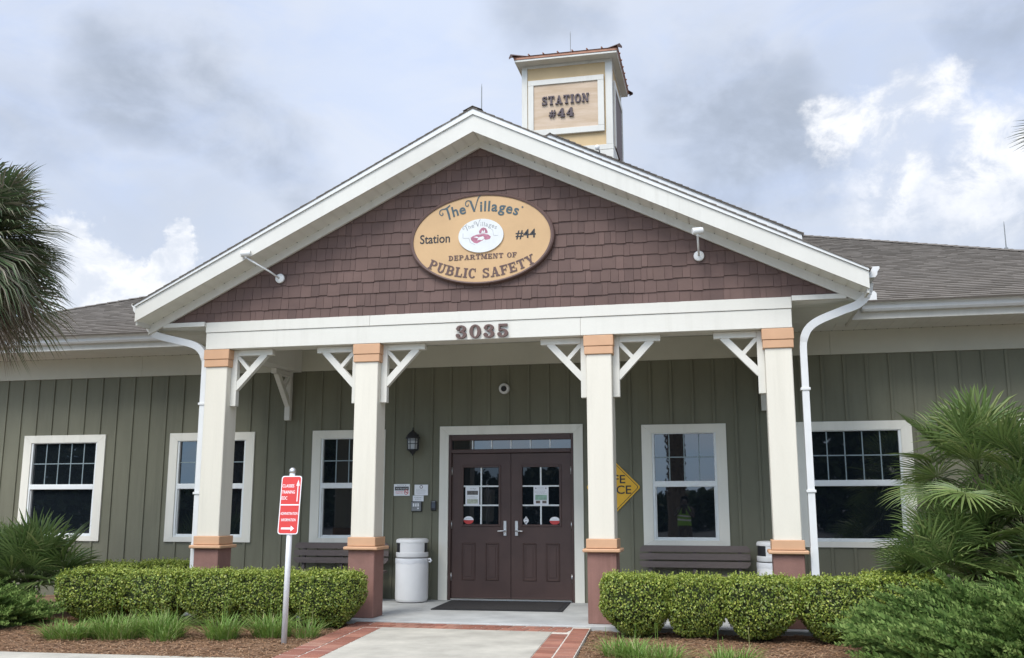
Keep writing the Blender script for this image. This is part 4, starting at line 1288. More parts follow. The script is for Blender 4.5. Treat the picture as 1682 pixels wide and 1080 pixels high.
# ---- posters and stickers on the doors
Yd = .0545
def poster(x0, x1, z0, z1, label, kind):
    t = thing('poster', label, 'poster', ((x0 + x1) / 2, .033, z0), 'posters taped to the door glass')
    y = .034
    MB().bbox(x0, x1, y - .001, y, z0, z1, .0004).build('sheet', 'paper', t)
    w_ = x1 - x0; h_ = z1 - z0; y -= .001
    if kind == 0:
        m = MB(); put_text(m, 'The Villages', x0 + .07, x1 - .05, z1 - .042, .018, y, 0, depth=.0006); m.build('print', 'sealgrey', t)
        m = MB(); m.box(x0 + .025, x1 - .02, y - .0006, y, z1 - .125, z1 - .065); m.build('photo', mat('dark_photo', (.10, .09, .08), .4, .8, 30), t)
        lines(t, x0 + .03, x1 - .03, z1 - .15, 4, .018, y)
        m = MB(); m.box(x0 + .025, x1 - .02, y - .0006, y, z0 + .02, z0 + .085); m.build('photo', mat('pale_photo', (.42, .44, .34), .4, .35, 25), t)
    else:
        m = MB()
        for q in (x0 + .035, x1 - .04):
            m.prism_y([(q - .014, z1 - .04), (q, z1 - .056), (q + .014, z1 - .04), (q, z1 - .024)], y - .0006, y)
        m.build('emblem', 'sealgrey', t)
        lines(t, x0 + .06, x1 - .06, z1 - .03, 2, .018, y); lines(t, x0 + .02, x1 - .02, z1 - .08, 3, .018, y)
        m = MB(); m.box(x0 + .025, x1 - .025, y - .0006, y, z0 + .07, z0 + .145); m.build('photo', mat('green_photo', (.24, .38, .28), .4, .3, 20), t)
        m = MB(); m.box(x0 + .035, x0 + .10, y - .0006, y, z0 + .02, z0 + .06); m.box(x1 - .095, x1 - .03, y - .0006, y, z0 + .02, z0 + .06); m.build('photo', mat('small_dark_photo', (.13, .10, .08), .4, .8, 40), t)
poster(-.705, -.490, 1.392, 1.668, 'white poster with two photos taped inside the left door glass', 0)
poster(.345, .572, 1.395, 1.676, 'white poster with a green picture taped inside the right door glass', 1)
def sticker(cx, cz, label):
    t = thing('door_sticker', label, 'sticker', (cx, .05, cz - .055), 'oval stickers at the foot of the door glass')
    y = .0545
    up_ = [(cx + .078 * math.cos(a), cz + .057 * math.sin(a)) for a in [math.pi * i / 16 for i in range(17)]]
    dn_ = [(cx + .078 * math.cos(a), cz - .0015 + .057 * math.sin(a)) for a in [math.pi + math.pi * i / 16 for i in range(17)]]
    m = MB(); m.prism_y(up_, y - .001, y); m.build('white_half', 'signwhite', t)
    m = MB(); m.prism_y(dn_, y - .001, y); m.build('red_half', 'signred', t)
    lines(t, cx - .045, cx + .05, cz + .024, 1, .02, y - .001)
sticker(-.660, 1.168, 'red and white oval sticker in the corner of the left door glass')
sticker(.660, 1.162, 'red and white oval sticker in the corner of the right door glass')
t = thing('door_badge', 'small white badge decal in the lower inner corner of the right door glass', 'sticker', (.226, .05, 1.11))
m = MB(); m.prism_y([(.226 + .036 * math.cos(a) * (1 + .12 * math.cos(4 * a)), 1.164 + .052 * math.sin(a) * (1 + .12 * math.cos(4 * a))) for a in [2 * math.pi * i / 24 for i in range(24)]], .0533, .0545); m.build('decal', 'signwhite', t)
m = MB()
for q in ((.205, 1.185, .222, 1.175), (.230, 1.175, .247, 1.185), (.212, 1.150, .240, 1.150), (.205, 1.135, .247, 1.140), (.214, 1.125, .238, 1.125), (.206, 1.2, .246, 1.2)):
    outline(m, [(q[0], q[1]), (q[2], q[3])], .006, .0532)
m.build('decal_print', 'signblack', t)

# ---- diamond sign on the wall
dx, dz, dr = 1.543, 1.647, .402
t = thing('safe_place_sign', 'yellow diamond safe place sign on the wall, half hidden by a column', 'sign', (dx, -.02, dz - dr))
def diamond(r_, rad):
    pts = []
    for k in range(4):
        a = math.pi / 2 * k
        c = Vector((math.cos(a), math.sin(a))) * (r_ - rad * 1.414)
        for q in range(-3, 4):
            pts.append((dx + c[0] + rad * math.cos(a + q * math.pi / 12), dz + c[1] + rad * math.sin(a + q * math.pi / 12)))
    return pts
m = MB(); m.prism_y(diamond(dr, .035), -.026, -.0195); m.build('sign_plate', 'signyellow', t)
m = MB(); o_ = diamond(dr - .028, .030); i_ = diamond(dr - .040, .026)
nn = len(o_)
for k in range(nn):
    q = [o_[k], o_[(k + 1) % nn], i_[(k + 1) % nn], i_[k]]
    m.add([(x_, -.0268, z_) for x_, z_ in q], [(0, 1, 2, 3)])
put_text(m, 'SAFE', 1.33, 1.722, 1.704, .118, -.0262, .012, depth=.001); put_text(m, 'PLACE', 1.28, 1.806, 1.552, .118, -.0262, .012, depth=.001)
m.build('lettering', 'signblack', t)

# ---- benches
def bench(name_loc, label):
    bx, by = name_loc
    t = thing('bench', label, 'bench', (bx, by, 0), 'brown slatted benches on the porch')
    L = .762
    def slat(z0, z1, y, th, cl=0, cu=0, nm='back_slat', tilt=0):
        p = [(bx - L + (cl if z0 else 0), z0), (bx + L - cl, z0), (bx + L, z0 + cl), (bx + L, z1 - cu), (bx + L - cu, z1), (bx - L + cu, z1), (bx - L, z1 - cu), (bx - L, z0 + cl)]
        pp = []
        for q in p:
            if not pp or (abs(q[0] - pp[-1][0]) + abs(q[1] - pp[-1][1])) > 1e-5:
                pp.append(q)
        m = MB(); m.prism_y(pp, by + y, by + y + th)
        return m.build(nm, 'bench', t)
    slat(.741, .828, -.085, .030, 0, .045); slat(.634, .719, -.105, .030, 0, 0); slat(.528, .612, -.125, .030, .045, 0)
    for k in range(4):
        m = MB(); y0 = by - .56 + k * .108
        m.bbox(bx - L, bx + L, y0, y0 + .095, .400, .438, .006); m.build('seat_slat', 'bench', t)
    for s in (-.62, 0, .62):
        x = bx + s
        m = MB(); m.tube([(x, by - .02, .02), (x, by - .065, .42), (x, by - .03, .80)], .032, 4, True, 1.3, (1, 0, 0)); m.build('back_leg', 'bench', t)
        m = MB(); m.bbox(x - .04, x + .04, by - .52, by - .45, 0.001, .398, .006); m.build('front_leg', 'bench', t)
        m = MB(); m.bbox(x - .035, x + .035, by - .449, by - .08, .33, .397, .006); m.build('seat_rail', 'bench', t)
bench((2.686, -.10), 'dark brown slatted bench under the window right of the doors')
bench((-2.590, -.10), 'dark brown slatted bench behind the column left of the doors')

# ---- trash cans
def trash(cx, cy, label):
    t = thing('trash_can', label, 'trash can', (cx, cy, 0), 'white round trash cans on the porch')
    c = (cx, cy, 0)
    MB().lathe([(0, .012), (.222, .012), (.232, .03), (.240, .05), (.242, .60), (.236, .622), (.20, .622)], c, 40).build('body', 'plastic', t, 'auto')
    MB().lathe([(0, .001), (.205, .001), (.205, .013), (0, .013)], c, 32).build('foot', 'black', t, 'auto')
    m = MB()
    n = 40; vs = []; 
    for j, (r_, z_) in enumerate(((.2425, .628), (.2455, .61), (.2462, .585), (.2445, .56), (.2425, .55))):
        for k in range(n):
            a = 2 * math.pi * k / n
            vs.append((cx + (r_ + .0015 * math.sin(7 * a + j)) * math.cos(a), cy + (r_ + .0015 * math.sin(7 * a + j)) * math.sin(a), z_ + (.010 * math.sin(5 * a) + .006 * math.sin(11 * a) if j > 1 else 0)))
    m.add(vs, [(j * n + k, (j + 1) * n + k, (j + 1) * n + (k + 1) % n, j * n + (k + 1) % n) for j in range(4) for k in range(n)])
    kn = [(cx + .245, cy - .02, .612), (cx + .285, cy - .03, .618), (cx + .305, cy - .03, .592), (cx + .285, cy - .03, .572), (cx + .262, cy - .025, .585)]
    m.tube(kn, [.010, .015, .016, .014, .008], 8)
    m.build('liner_bag', 'liner', t, True)
    lid = MB()
    lid.lathe([(.19, .640), (.232, .640), (.238, .650), (.238, .706), (.232, .712)], c, 40)
    lid.lathe([(.232, .845), (.238, .850), (.238, .880), (.226, .898), (.20, .905), (0, .908)], c, 40)
    ga = R(40)
    for a0 in (ga, math.pi + ga):
        lid.lathe([(.232, .70), (.232, .85)], c, 24, 'z', a0 + R(18), a0 + R(18) + math.pi - 2 * ga)
    lo = lid.build('lid', 'plastic', t, 'auto')
    MB().lathe([(0, .70), (.224, .70), (.224, .852), (0, .852)], c, 28).build('lid_dark_hollow', 'signblack', lo, 'auto')  # black drum paints in the shade inside the lid openings
trash(-1.405, -.36, 'white trash can standing between the brick red column and the doors')
trash(3.765, -.42, 'white trash can mostly hidden behind the column at the right end of the porch')

# ---- doormat
m = MB()
P = [(-.80, -1.36), (.985, -1.27), (.90, -.045), (-.86, -.13)]
m.prism_z(P, .001, .014)
cxm = sum(p[0] for p in P) / 4; cym = sum(p[1] for p in P) / 4
mat_o = m.build('doormat', 'blackrub', None, loc=(cxm, cym, 0))
tag(mat_o, 'large flat black doormat in front of the double doors', 'doormat')
m = MB(); m.prism_z([(cxm + (p[0] - cxm) * .93, cym + (p[1] - cym) * .91) for p in P], .0141, .018); m.build('ribbed_field', mat('ribbed_black_carpet', (.028, .026, .026), .95, .3, 60, .8, 200), mat_o)

# ---- red direction sign
sxp, syp = -1.480, -4.40
t = thing('direction_sign', 'red and white direction sign with arrows on a chipped white post', 'sign', (sxp, syp, -.06))
lean = .022
px_ = lambda z: sxp - .003 + lean * (z + .05) / 1.8
m = MB(); m.tube([(px_(-.08), syp, -.08), (px_(1.775), syp, 1.735)], .030, 14); m.build('post', 'postmat', t, True)
m = MB()
zc = 1.735
m.lathe([(0, .058), (.02, .054), (.036, .036), (.04, .016), (.036, .0), (.028, -.006), (.028, -.03), (0, -.03)][::-1], (px_(1.775), syp, zc + .005), 18); m.build('post_cap', 'silver', t, True)
m = MB()
def rrect(x0, x1, z0, z1, r_, sk=.045):
    pts = []
    for cx_, cz_, a0 in ((x1 - r_, z0 + r_, -90), (x1 - r_, z1 - r_, 0), (x0 + r_, z1 - r_, 90), (x0 + r_, z0 + r_, 180)):
        for q in range(7):
            a = R(a0 + 15 * q); pts.append((cx_ + r_ * math.cos(a), cz_ + r_ * math.sin(a)))
    return [(x_ + sk * (z_ - 1.4) + .0, z_) for x_, z_ in pts]
SX0, SX1, SZ0, SZ1 = -1.578, -1.342, 1.083, 1.706
ysn = syp - .038
sh = MB()
sh.prism_y(rrect(SX0, SX1, SZ0, SZ1, .03), ysn, ysn + .003); sh.build('sign_border', 'signwhite', t)
m = MB(); m.prism_y(rrect(SX0 + .010, SX1 - .010, SZ0 + .010, SZ1 - .010, .024), ysn - .0012, ysn - .0002); face = m.build('sign_panel', 'signred', t)
ye = ysn - .0013
sk = lambda x_, z_: (x_ + .045 * (z_ - 1.4), z_)
m = MB()
put_text(m, 'CLASSES', -1.562, -1.425, 1.583, .032, ye, .012, depth=.0008, fmap=sk); put_text(m, 'TRAINING', -1.562, -1.412, 1.517, .032, ye, .012, depth=.0008, fmap=sk); put_text(m, 'EOC', -1.562, -1.495, 1.452, .034, ye, .012, depth=.0008, fmap=sk)
put_text(m, 'ADMINISTRATION', -1.560, -1.362, 1.290, .028, ye, .010, depth=.0008, fmap=sk); put_text(m, 'INFORMATION', -1.545, -1.378, 1.222, .028, ye, .010, depth=.0008, fmap=sk)
P_ = lambda pts: [sk(*q) for q in pts]
m.prism_y(P_([(SX0 + .012, 1.389), (SX1 - .012, 1.389), (SX1 - .012, 1.402), (SX0 + .012, 1.402)]), ye - .0008, ye)
m.prism_y(P_([(-1.385, 1.432), (-1.375, 1.432), (-1.375, 1.605), (-1.385, 1.605)]), ye - .0008, ye); m.prism_y(P_([(-1.400, 1.600), (-1.360, 1.600), (-1.380, 1.665)]), ye - .0009, ye)
m.prism_y(P_([(-1.540, 1.135), (-1.425, 1.135), (-1.425, 1.155), (-1.540, 1.155)]), ye - .0008, ye); m.prism_y(P_([(-1.428, 1.115), (-1.428, 1.175), (-1.388, 1.145)]), ye - .0009, ye)
m.build('lettering', 'signwhite', t)

# ------------------------------------------------------------------ ground
MB().poly([(-400, -400, -.12), (400, -400, -.12), (400, 400, -.12), (-400, 400, -.12)]).build('ground', 'asphalt', None, kind='structure')
m = MB(); m.bbox(-4.12, 4.42, -2.655, -.001, -.115, 0.0, .008); m.build('porch_floor', 'concrete', None, kind='structure')
LO = lambda y: -1.335 + .092 * (-2.68 - y)                    # outer line of the left brick band
LI = lambda y: LO(y) + .455
RI = lambda y: 1.150 + .068 * (-2.68 - y)
RO = lambda y: RI(y) + .405
YE = -5.48
m = MB(); m.prism_z([(LI(-3.14), -3.14), (RI(-3.14), -3.14), (RI(-7), -7), (LI(-7), -7)], -.115, -.016); m.build('walkway', 'walk', None, kind='structure')
m = MB()
MB().poly([(-60, -24, -.09), (60, -24, -.09), (60, -7.25, -.09), (-60, -7.25, -.09)]).build('bounce_paving', 'walk', None, kind='structure')  # unseen pale paving, added to bounce light up under the soffits
def ybrk(x):
    return YE + .055 * (x + 1.15)
m.prism_z([(-40, ybrk(-4) - .3), (-4.0, ybrk(-4.0) ), (LO(-5.45) - .004, ybrk(-1.1)), (LO(-9), -9), (-40, -9)], -.115, -.035); m.build('sidewalk', 'walk', None, kind='structure')
# brick bands over a mortar bed
m = MB()
m.prism_z([(LO(-2.66), -2.660), (RO(-2.66), -2.660), (RO(-3.14), -3.139), (LO(-3.14), -3.139)], -.115, -.022)
m.prism_z([(LO(-3.14), -3.1395), (LI(-3.14) - .001, -3.1395), (LI(-7), -7), (LO(-7), -7)], -.115, -.0215)
m.prism_z([(RI(-3.14) + .001, -3.1395), (RO(-3.14), -3.1395), (RO(-7), -7), (RI(-7), -7)], -.115, -.0215)
m.build('mortar_bed', 'mortar', None, kind='structure')
m = MB()
def brick(p, z=-.0165):
    j = .0035; dzz = random.uniform(-.001, .001)
    c = (sum(q[0] for q in p) / 4, sum(q[1] for q in p) / 4)
    top = [(c[0] + (q[0] - c[0]) * .955, c[1] + (q[1] - c[1]) * .93, z + dzz) for q in p]
    bot = [(c[0] + (q[0] - c[0]) * .965, c[1] + (q[1] - c[1]) * .94, z - .02) for q in p]
    n_ = Vector(top[1]) - Vector(top[0])
    if n_.cross(Vector(top[2]) - Vector(top[1]))[2] < 0:
        top = top[::-1]; bot = bot[::-1]
    m.add(top + bot, [(0, 1, 2, 3)] + [(i + 4, (i + 1) % 4 + 4, (i + 1) % 4, i) for i in range(4)])
g = .009
for r_ in range(2):                                           # across the porch: two rows of stretchers
    y0 = -2.672 - r_ * .235; y1 = y0 - .226
    x = LO(y0) + (.26 if r_ else .36)
    brick([(LO(y0) + .235, y0), (x - .008, y0), (x - .033, y1), (LO(y1) + .235, y1)])
    xe = RI(y0) + .195
    while x < xe - .03:
        brick([(x, y0), (min(x + .150, xe), y0), (min(x + .125, xe + .015), y1), (x - .025, y1)]); x += .162
for lo, hi, rows in ((LO, LI, 2), (RI, RO, 2)):
    for r_ in range(rows):
        y = -2.68 + (-.09 if r_ else 0)
        while y > -6.6:
            w0 = (hi(y) - lo(y)) / rows
            a = lambda yy: lo(yy) + r_ * w0 + g / 2; b = lambda yy: lo(yy) + (r_ + 1) * w0 - g / 2
            if lo is LO and r_ == 1 and y > -3.14 or lo is RI and r_ == 0 and y > -3.14:
                y -= .205; continue
            brick([(a(y), y), (b(y), y), (b(y - .182), y - .182), (a(y - .182), y - .182)]); y -= .205
m.build('brick_paving', 'brick', None, kind='structure')
# mulch beds
def mulch_h(x, y):
    return -.055 + .022 * mnoise.noise((x * 1.3, y * 1.3, 3.1)) + .012 * mnoise.noise((x * 5, y * 5, 1.7)) + .006 * mnoise.noise((x * 16, y * 16, .7))
m = MB()
def bed(xa, xb, ya, yb, nx, ny):
    vs = []; fs = []
    for j in range(ny + 1):
        y = ya(0) + (yb(0) - ya(0)) * j / ny if False else None
    for j in range(ny + 1):
        for i in range(nx + 1):
            tj = j / ny
            y = ya + (yb - ya) * tj
            x0, x1 = xa(y), xb(y)
            x = x0 + (x1 - x0) * i / nx
            z_ = mulch_h(x, y)
            if i in (0, nx) or j in (0, ny):
                z_ = min(z_, -.04)
            vs.append((x, y, z_))
    m.add(vs, [(j * (nx + 1) + i, j * (nx + 1) + i + 1, (j + 1) * (nx + 1) + i + 1, (j + 1) * (nx + 1) + i) for j in range(ny) for i in range(nx)])
bed(lambda y: -4.3 - (y + 5.62) * 0 - 8, lambda y: LO(y) - .004, -5.60, -2.655, 150, 44)
bed(lambda y: -12.3, lambda y: -4.118, -2.655, .02, 90, 30)
bed(lambda y: RO(y) + .004, lambda y: 12, -7.2, -2.655, 130, 60)
bed(lambda y: 4.418, lambda y: 12, -2.655, .02, 80, 30)
m.build('mulch_bed', 'mulch', None, True, kind='structure')
m = MB()
def straw(x, y, ln, wd=.006):
    a = random.uniform(0, math.pi); dx_, dy_ = math.cos(a) * ln / 2, math.sin(a) * ln / 2
    z0 = mulch_h(x - dx_, y - dy_) + random.uniform(.002, .018); z1 = mulch_h(x + dx_, y + dy_) + random.uniform(.002, .018); zm = (z0 + z1) / 2 + random.uniform(0, .012)
    nx, ny = -math.sin(a) * wd, math.cos(a) * wd
    m.add([(x - dx_, y - dy_, z0), (x + nx, y + ny, zm), (x + dx_, y + dy_, z1), (x - nx, y - ny, zm)], [(0, 1, 2, 3)])
for k in range(15000):
    y = random.uniform(-5.55, -2.7)
    x = random.uniform(-6.2, LO(y) - .02); straw(x, y, random.uniform(.05, .15))
for k in range(12000):
    y = random.uniform(-6.2, -2.7)
    x = random.uniform(RO(y) + .02, 5.4); straw(x, y, random.uniform(.05, .15))
for k in range(500):
    y = random.uniform(-5.3, -2.75); x = LO(y) - random.gauss(.0, .05); 
    if x > LO(y):
        x = LO(y) - .01
    straw(x, y, .12)
for k in range(260):                                         # dropped leaves and chips
    y = random.uniform(-5.5, -2.75); x = random.choice((random.uniform(-5.5, LO(y) - .03), random.uniform(RO(y) + .03, 5)))
    a = random.uniform(0, 6.28); r_ = random.uniform(.008, .018); z0 = mulch_h(x, y) + .016
    m.add([(x + r_ * math.cos(a), y + r_ * math.sin(a), z0), (x - r_ * .5 * math.sin(a), y + r_ * .5 * math.cos(a), z0 + .006), (x - r_ * math.cos(a), y - r_ * math.sin(a), z0), (x + r_ * .5 * math.sin(a), y - r_ * .5 * math.cos(a), z0 + .004)], [(0, 1, 2, 3)])
m.build('pine_straw', 'straw', None, kind='stuff')

# ------------------------------------------------------------------ plants
def leaf(mb, p, n, up_, ln, wd):
    n = n.normalized(); t = up_ - n * up_.dot(n)
    if t.length < 1e-3:
        t = n.orthogonal()
    t.normalize(); b = n.cross(t)
    mb.add([p - t * ln * .5, p + b * wd * .5 + n * wd * .12, p + t * ln * .5, p - b * wd * .5 + n * wd * .12], [(0, 1, 2, 3)])
def rdir():
    z = random.uniform(-1, 1); a = random.uniform(0, 2 * math.pi); r_ = math.sqrt(1 - z * z)
    return Vector((r_ * math.cos(a), r_ * math.sin(a), z))
def shrub_proto(seed, a, b, c, nleaf):
    """clipped boxwood: squarish crown narrowing to the foot"""
    random.seed(seed)
    off = Vector((seed * 3.7, seed * 1.3, 0))
    def surf(d, k=1.0):
        p_ = 6.5
        r_ = (abs(d[0] / a) ** p_ + abs(d[1] / b) ** p_ + abs(d[2] / c) ** p_) ** (-1 / p_) * k
        q = d * r_
        q = q * (1 + .06 * mnoise.noise(q * 4.5 + off) + .045 * mnoise.noise(q * 11 + off))
        tz = max(0, -q[2] / c - .05)
        f_ = 1 - .60 * tz ** 1.3 * (1 + .5 * mnoise.noise(q * 2.5 + off))
        return Vector((q[0] * f_, q[1] * f_, q[2] + c + .03))
    t = thing('boxwood_shrub', 'clipped boxwood shrub', 'shrub', (0, 0, 0), 'clipped boxwood shrubs along the porch')
    m = MB()
    nu, nv_ = 22, 14
    vs = []
    for j in range(nv_ + 1):
        ph = math.pi * j / nv_
        for i in range(nu):
            th = 2 * math.pi * i / nu
            vs.append(surf(Vector((math.sin(ph) * math.cos(th), math.sin(ph) * math.sin(th), math.cos(ph))), .84))
    m.add(vs, [(j * nu + i, (j + 1) * nu + i, (j + 1) * nu + (i + 1) % nu, j * nu + (i + 1) % nu) for j in range(nv_) for i in range(nu)])  # dark solid core behind the leaves
    for k in range(5):
        x, y = random.uniform(-a, a) * .35, random.uniform(-b, b) * .35
        m.tube([(x * .5, y * .5, -.06), (x, y, .18)], [.014, .010], 6)
    m.build('branches', 'twig', t)
    m = MB(); ng = MB()
    for k in range(nleaf):
        # choose points evenly over the box faces
        ar = [b * c * .8, b * c * .8, a * c, a * c, a * b * 1.3, a * b * .2]
        f_ = random.choices(range(6), ar)[0]; u, v = random.uniform(-1, 1), random.uniform(-1, 1)
        d = [Vector((a, u * b, v * c)), Vector((-a, u * b, v * c)), Vector((u * a, b, v * c)), Vector((u * a, -b, v * c)), Vector((u * a, v * b, c)), Vector((u * a, v * b, -c))][f_]
        nrm = [Vector((1, 0, 0)), Vector((-1, 0, 0)), Vector((0, 1, 0)), Vector((0, -1, 0)), Vector((0, 0, 1)), Vector((0, 0, -1))][f_]
        depth = 1.0 - abs(random.gauss(0, .065)) + (random.random() < .05) * random.uniform(0, .035)
        p = surf(d.normalized(), depth + .035 * mnoise.noise(d * 14 + off))
        if mnoise.noise(p * 10 + off) < -.36 and random.random() < .6:
            continue                                           # thin patches where the dark core shows
        nn_ = (nrm * .7 + rdir() * .9 + Vector((0, 0, .35)))
        s_ = random.uniform(.75, 1.25)
        leaf(ng if depth > .985 and random.random() < (.62 if f_ == 4 else .12) else m, p, nn_, rdir(), .030 * s_, .020 * s_)  # top leaves mostly paler: skylight painted into the tint, along with new growth
    for k in range(60):                                        # stray shoots above the clipping line
        q = surf(Vector((random.uniform(-a, a), random.uniform(-b, b), c)).normalized(), 1.0)
        for j in range(5):
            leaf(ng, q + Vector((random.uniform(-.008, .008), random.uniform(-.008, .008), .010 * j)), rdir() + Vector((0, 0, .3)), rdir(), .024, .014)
    m.build('foliage', 'box', t); ng.build('lit_or_new_growth', 'boxlitnew', t)
    return t
protos = [shrub_proto(i + 1, .46, .37, .315, 13000) for i in range(4)]
shrubs = [  # x, y, half length, half depth, height, label
    (-4.58, -3.10, .47, .42, .66, 'boxwood shrub at the left end of the front hedge, by the left fan palm'),
    (-3.76, -3.12, .43, .38, .655, 'second boxwood shrub of the left hedge, behind the longest grass clump'),
    (-2.96, -3.12, .42, .36, .66, 'boxwood shrub of the left hedge in front of the leftmost column'),
    (-2.28, -3.10, .37, .36, .665, 'boxwood shrub just left of the red direction sign post'),
    (-1.57, -3.05, .40, .37, .665, 'boxwood shrub at the walk end of the left hedge, right of the sign post'),
    (2.13, -3.08, .40, .35, .68, 'boxwood shrub at the walk end of the right hedge, hiding a column foot'),
    (2.80, -3.08, .345, .34, .675, 'boxwood shrub in front of the right bench, between two foot gaps'),
    (3.48, -3.10, .42, .36, .68, 'boxwood shrub left of the rightmost column, before the hidden trash can'),
    (4.28, -3.12, .44, .37, .685, 'boxwood shrub below the right downspout, touching the big juniper'),
    (-5.20, -2.05, .45, .45, .655, 'boxwood shrub turning the left hedge back towards the house'),
    (-4.75, -1.42, .42, .40, .66, 'boxwood shrub of the left hedge nearest the green wall'),
    (5.00, -2.62, .46, .45, .69, 'boxwood shrub behind the big juniper, under the wide right window'),
    (5.15, -1.80, .45, .42, .66, 'boxwood shrub of the right hedge nearest the green wall'),
]
for i, (x, y, hx, hy, hh, lb) in enumerate(shrubs):
    pr = protos[i % 4]
    sc_ = ((hx + (.012 if x < 0 else -.005)) / .46, hy / .37, hh / .66)
    rz = math.pi if (i // 4) % 2 else 0
    if i < 4:
        pr.location = (x, y, -.06); pr.scale = sc_; pr['label'] = lb
    else:
        copy_thing(pr, (x, y, -.06), rz, sc_, lb)

def fan_leaf(mb, pm, base, d, pet, rad, nseg=26, span=150, droop=.25, wid=.030, hang=0.0):
    d = Vector(d).normalized()
    tip = base + d * pet - Vector((0, 0, droop * pet * .35))
    mid = base + d * pet * .5 + Vector((0, 0, .02))
    if pm is not None:
        pm.tube([base, mid, tip], [.011, .008, .005], 5)
    f0 = (tip - mid).normalized()
    side = f0.cross(Vector((0, 0, 1)))
    if side.length < .1:
        side = Vector((random.uniform(-1, 1), random.uniform(-1, 1), 0))
    side.normalize()
    roll = random.uniform(-.5, .5)
    nrm = side.cross(f0).normalized()
    side, nrm = side * math.cos(roll) + nrm * math.sin(roll), nrm * math.cos(roll) - side * math.sin(roll)
    for k in range(nseg):
        a = R(-span + 2 * span * (k + .5) / nseg + random.uniform(-2, 2))
        L = rad * (1 - .30 * (abs(a) / math.pi) ** 1.5) * random.uniform(.9, 1.06)
        sd = (f0 * math.cos(a) + side * math.sin(a) + nrm * (.22 + .12 * math.cos(a))).normalized()
        tn = (side * math.cos(a) - f0 * math.sin(a)).normalized()
        g_ = Vector((0, 0, -1))
        w_ = wid * rad * random.uniform(.85, 1.15)
        p1 = tip + sd * L * .45 + g_ * (droop * L * .06 + hang * L * .05)
        p2 = tip + sd * L * (.78 - .08 * hang) + g_ * (droop * L * .22 + hang * L * .22)
        p3 = tip + sd * L * (1.0 - .22 * hang) + g_ * (droop * L * .42 + hang * L * random.uniform(.40, .62))
        n2 = sd.cross(tn) * (w_ * .5)
        mb.add([tip, p1 - tn * w_ - n2, p1, p1 + tn * w_ - n2, p2 - tn * w_ * .7 - n2 * .7, p2, p2 + tn * w_ * .7 - n2 * .7, p3],
               [(0, 1, 2), (0, 2, 3), (1, 4, 5, 2), (2, 5, 6, 3), (4, 7, 5), (5, 7, 6)])
def fan_palm(label, base, crowns, seed, cat='palm', lm='palm'):
    random.seed(seed)
    t = thing('fan_palm', label, cat, base)
    tm = MB(); lm_ = MB(); pm = MB()
    for (cx, cy, cz, n, pet, rad, emin, emax, azc, azs) in crowns:
        c = Vector((cx, cy, cz))
        b = Vector(base) + Vector(((cx - base[0]) * .25, (cy - base[1]) * .25, 0))
        tm.tube([b - Vector((0, 0, .05)), b.lerp(c, .5) + Vector((.02, 0, 0)), c], [.10, .09, .075], 10)
        for q in range(40):                                   # old leaf bases on the stem
            z = random.uniform(.05, 1); a = random.uniform(0, 2 * math.pi); p = b.lerp(c, z)
            o = Vector((math.cos(a), math.sin(a), .7)) * .10
            tm.tube([p + o * .6, p + o * 1.35], [.016, .006], 4)
        for q in range(n):
            el = R(emin + (emax - emin) * ((q + .5) / n) ** .85 + random.uniform(-7, 7)); az = 2.39996 * q + random.uniform(-.25, .25)
            d = Vector((math.cos(el) * math.cos(az), math.cos(el) * math.sin(az), math.sin(el)))
            fan_leaf(lm_, pm, c, d, pet * random.uniform(.8, 1.15), rad * random.uniform(.85, 1.1), 24, 118, random.uniform(.15, .5), .024)
    tm.build('trunk', 'bark', t); pm.build('petioles', 'petiole', t); lm_.build('fronds', lm, t)
    return t
fan_palm('tall bushy fan palm standing before the wall at the right edge', (6.05, -2.05, -.06),
         [(6.02, -2.15, 1.74, 42, .56, .62, -38, 84, 0, 0), (6.35, -2.45, 1.02, 28, .54, .60, -15, 80, 0, 0), (5.72, -2.35, 0.80, 26, .50, .56, -25, 75, 0, 0), (5.45, -2.5, .55, 24, .42, .52, -8, 75, 0, 0), (6.55, -2.7, .45, 26, .48, .56, -10, 75, 0, 0), (6.75, -2.0, 1.30, 24, .48, .58, -20, 80, 0, 0)], 7)
fan_palm('low fan palm with upright fronds at the left end of the hedge', (-6.08, -2.62, -.06),
         [(-6.08, -2.60, .34, 40, .54, .60, -4, 80, 0, 0), (-6.55, -2.45, .30, 24, .50, .56, 4, 80, 0, 0)], 11)

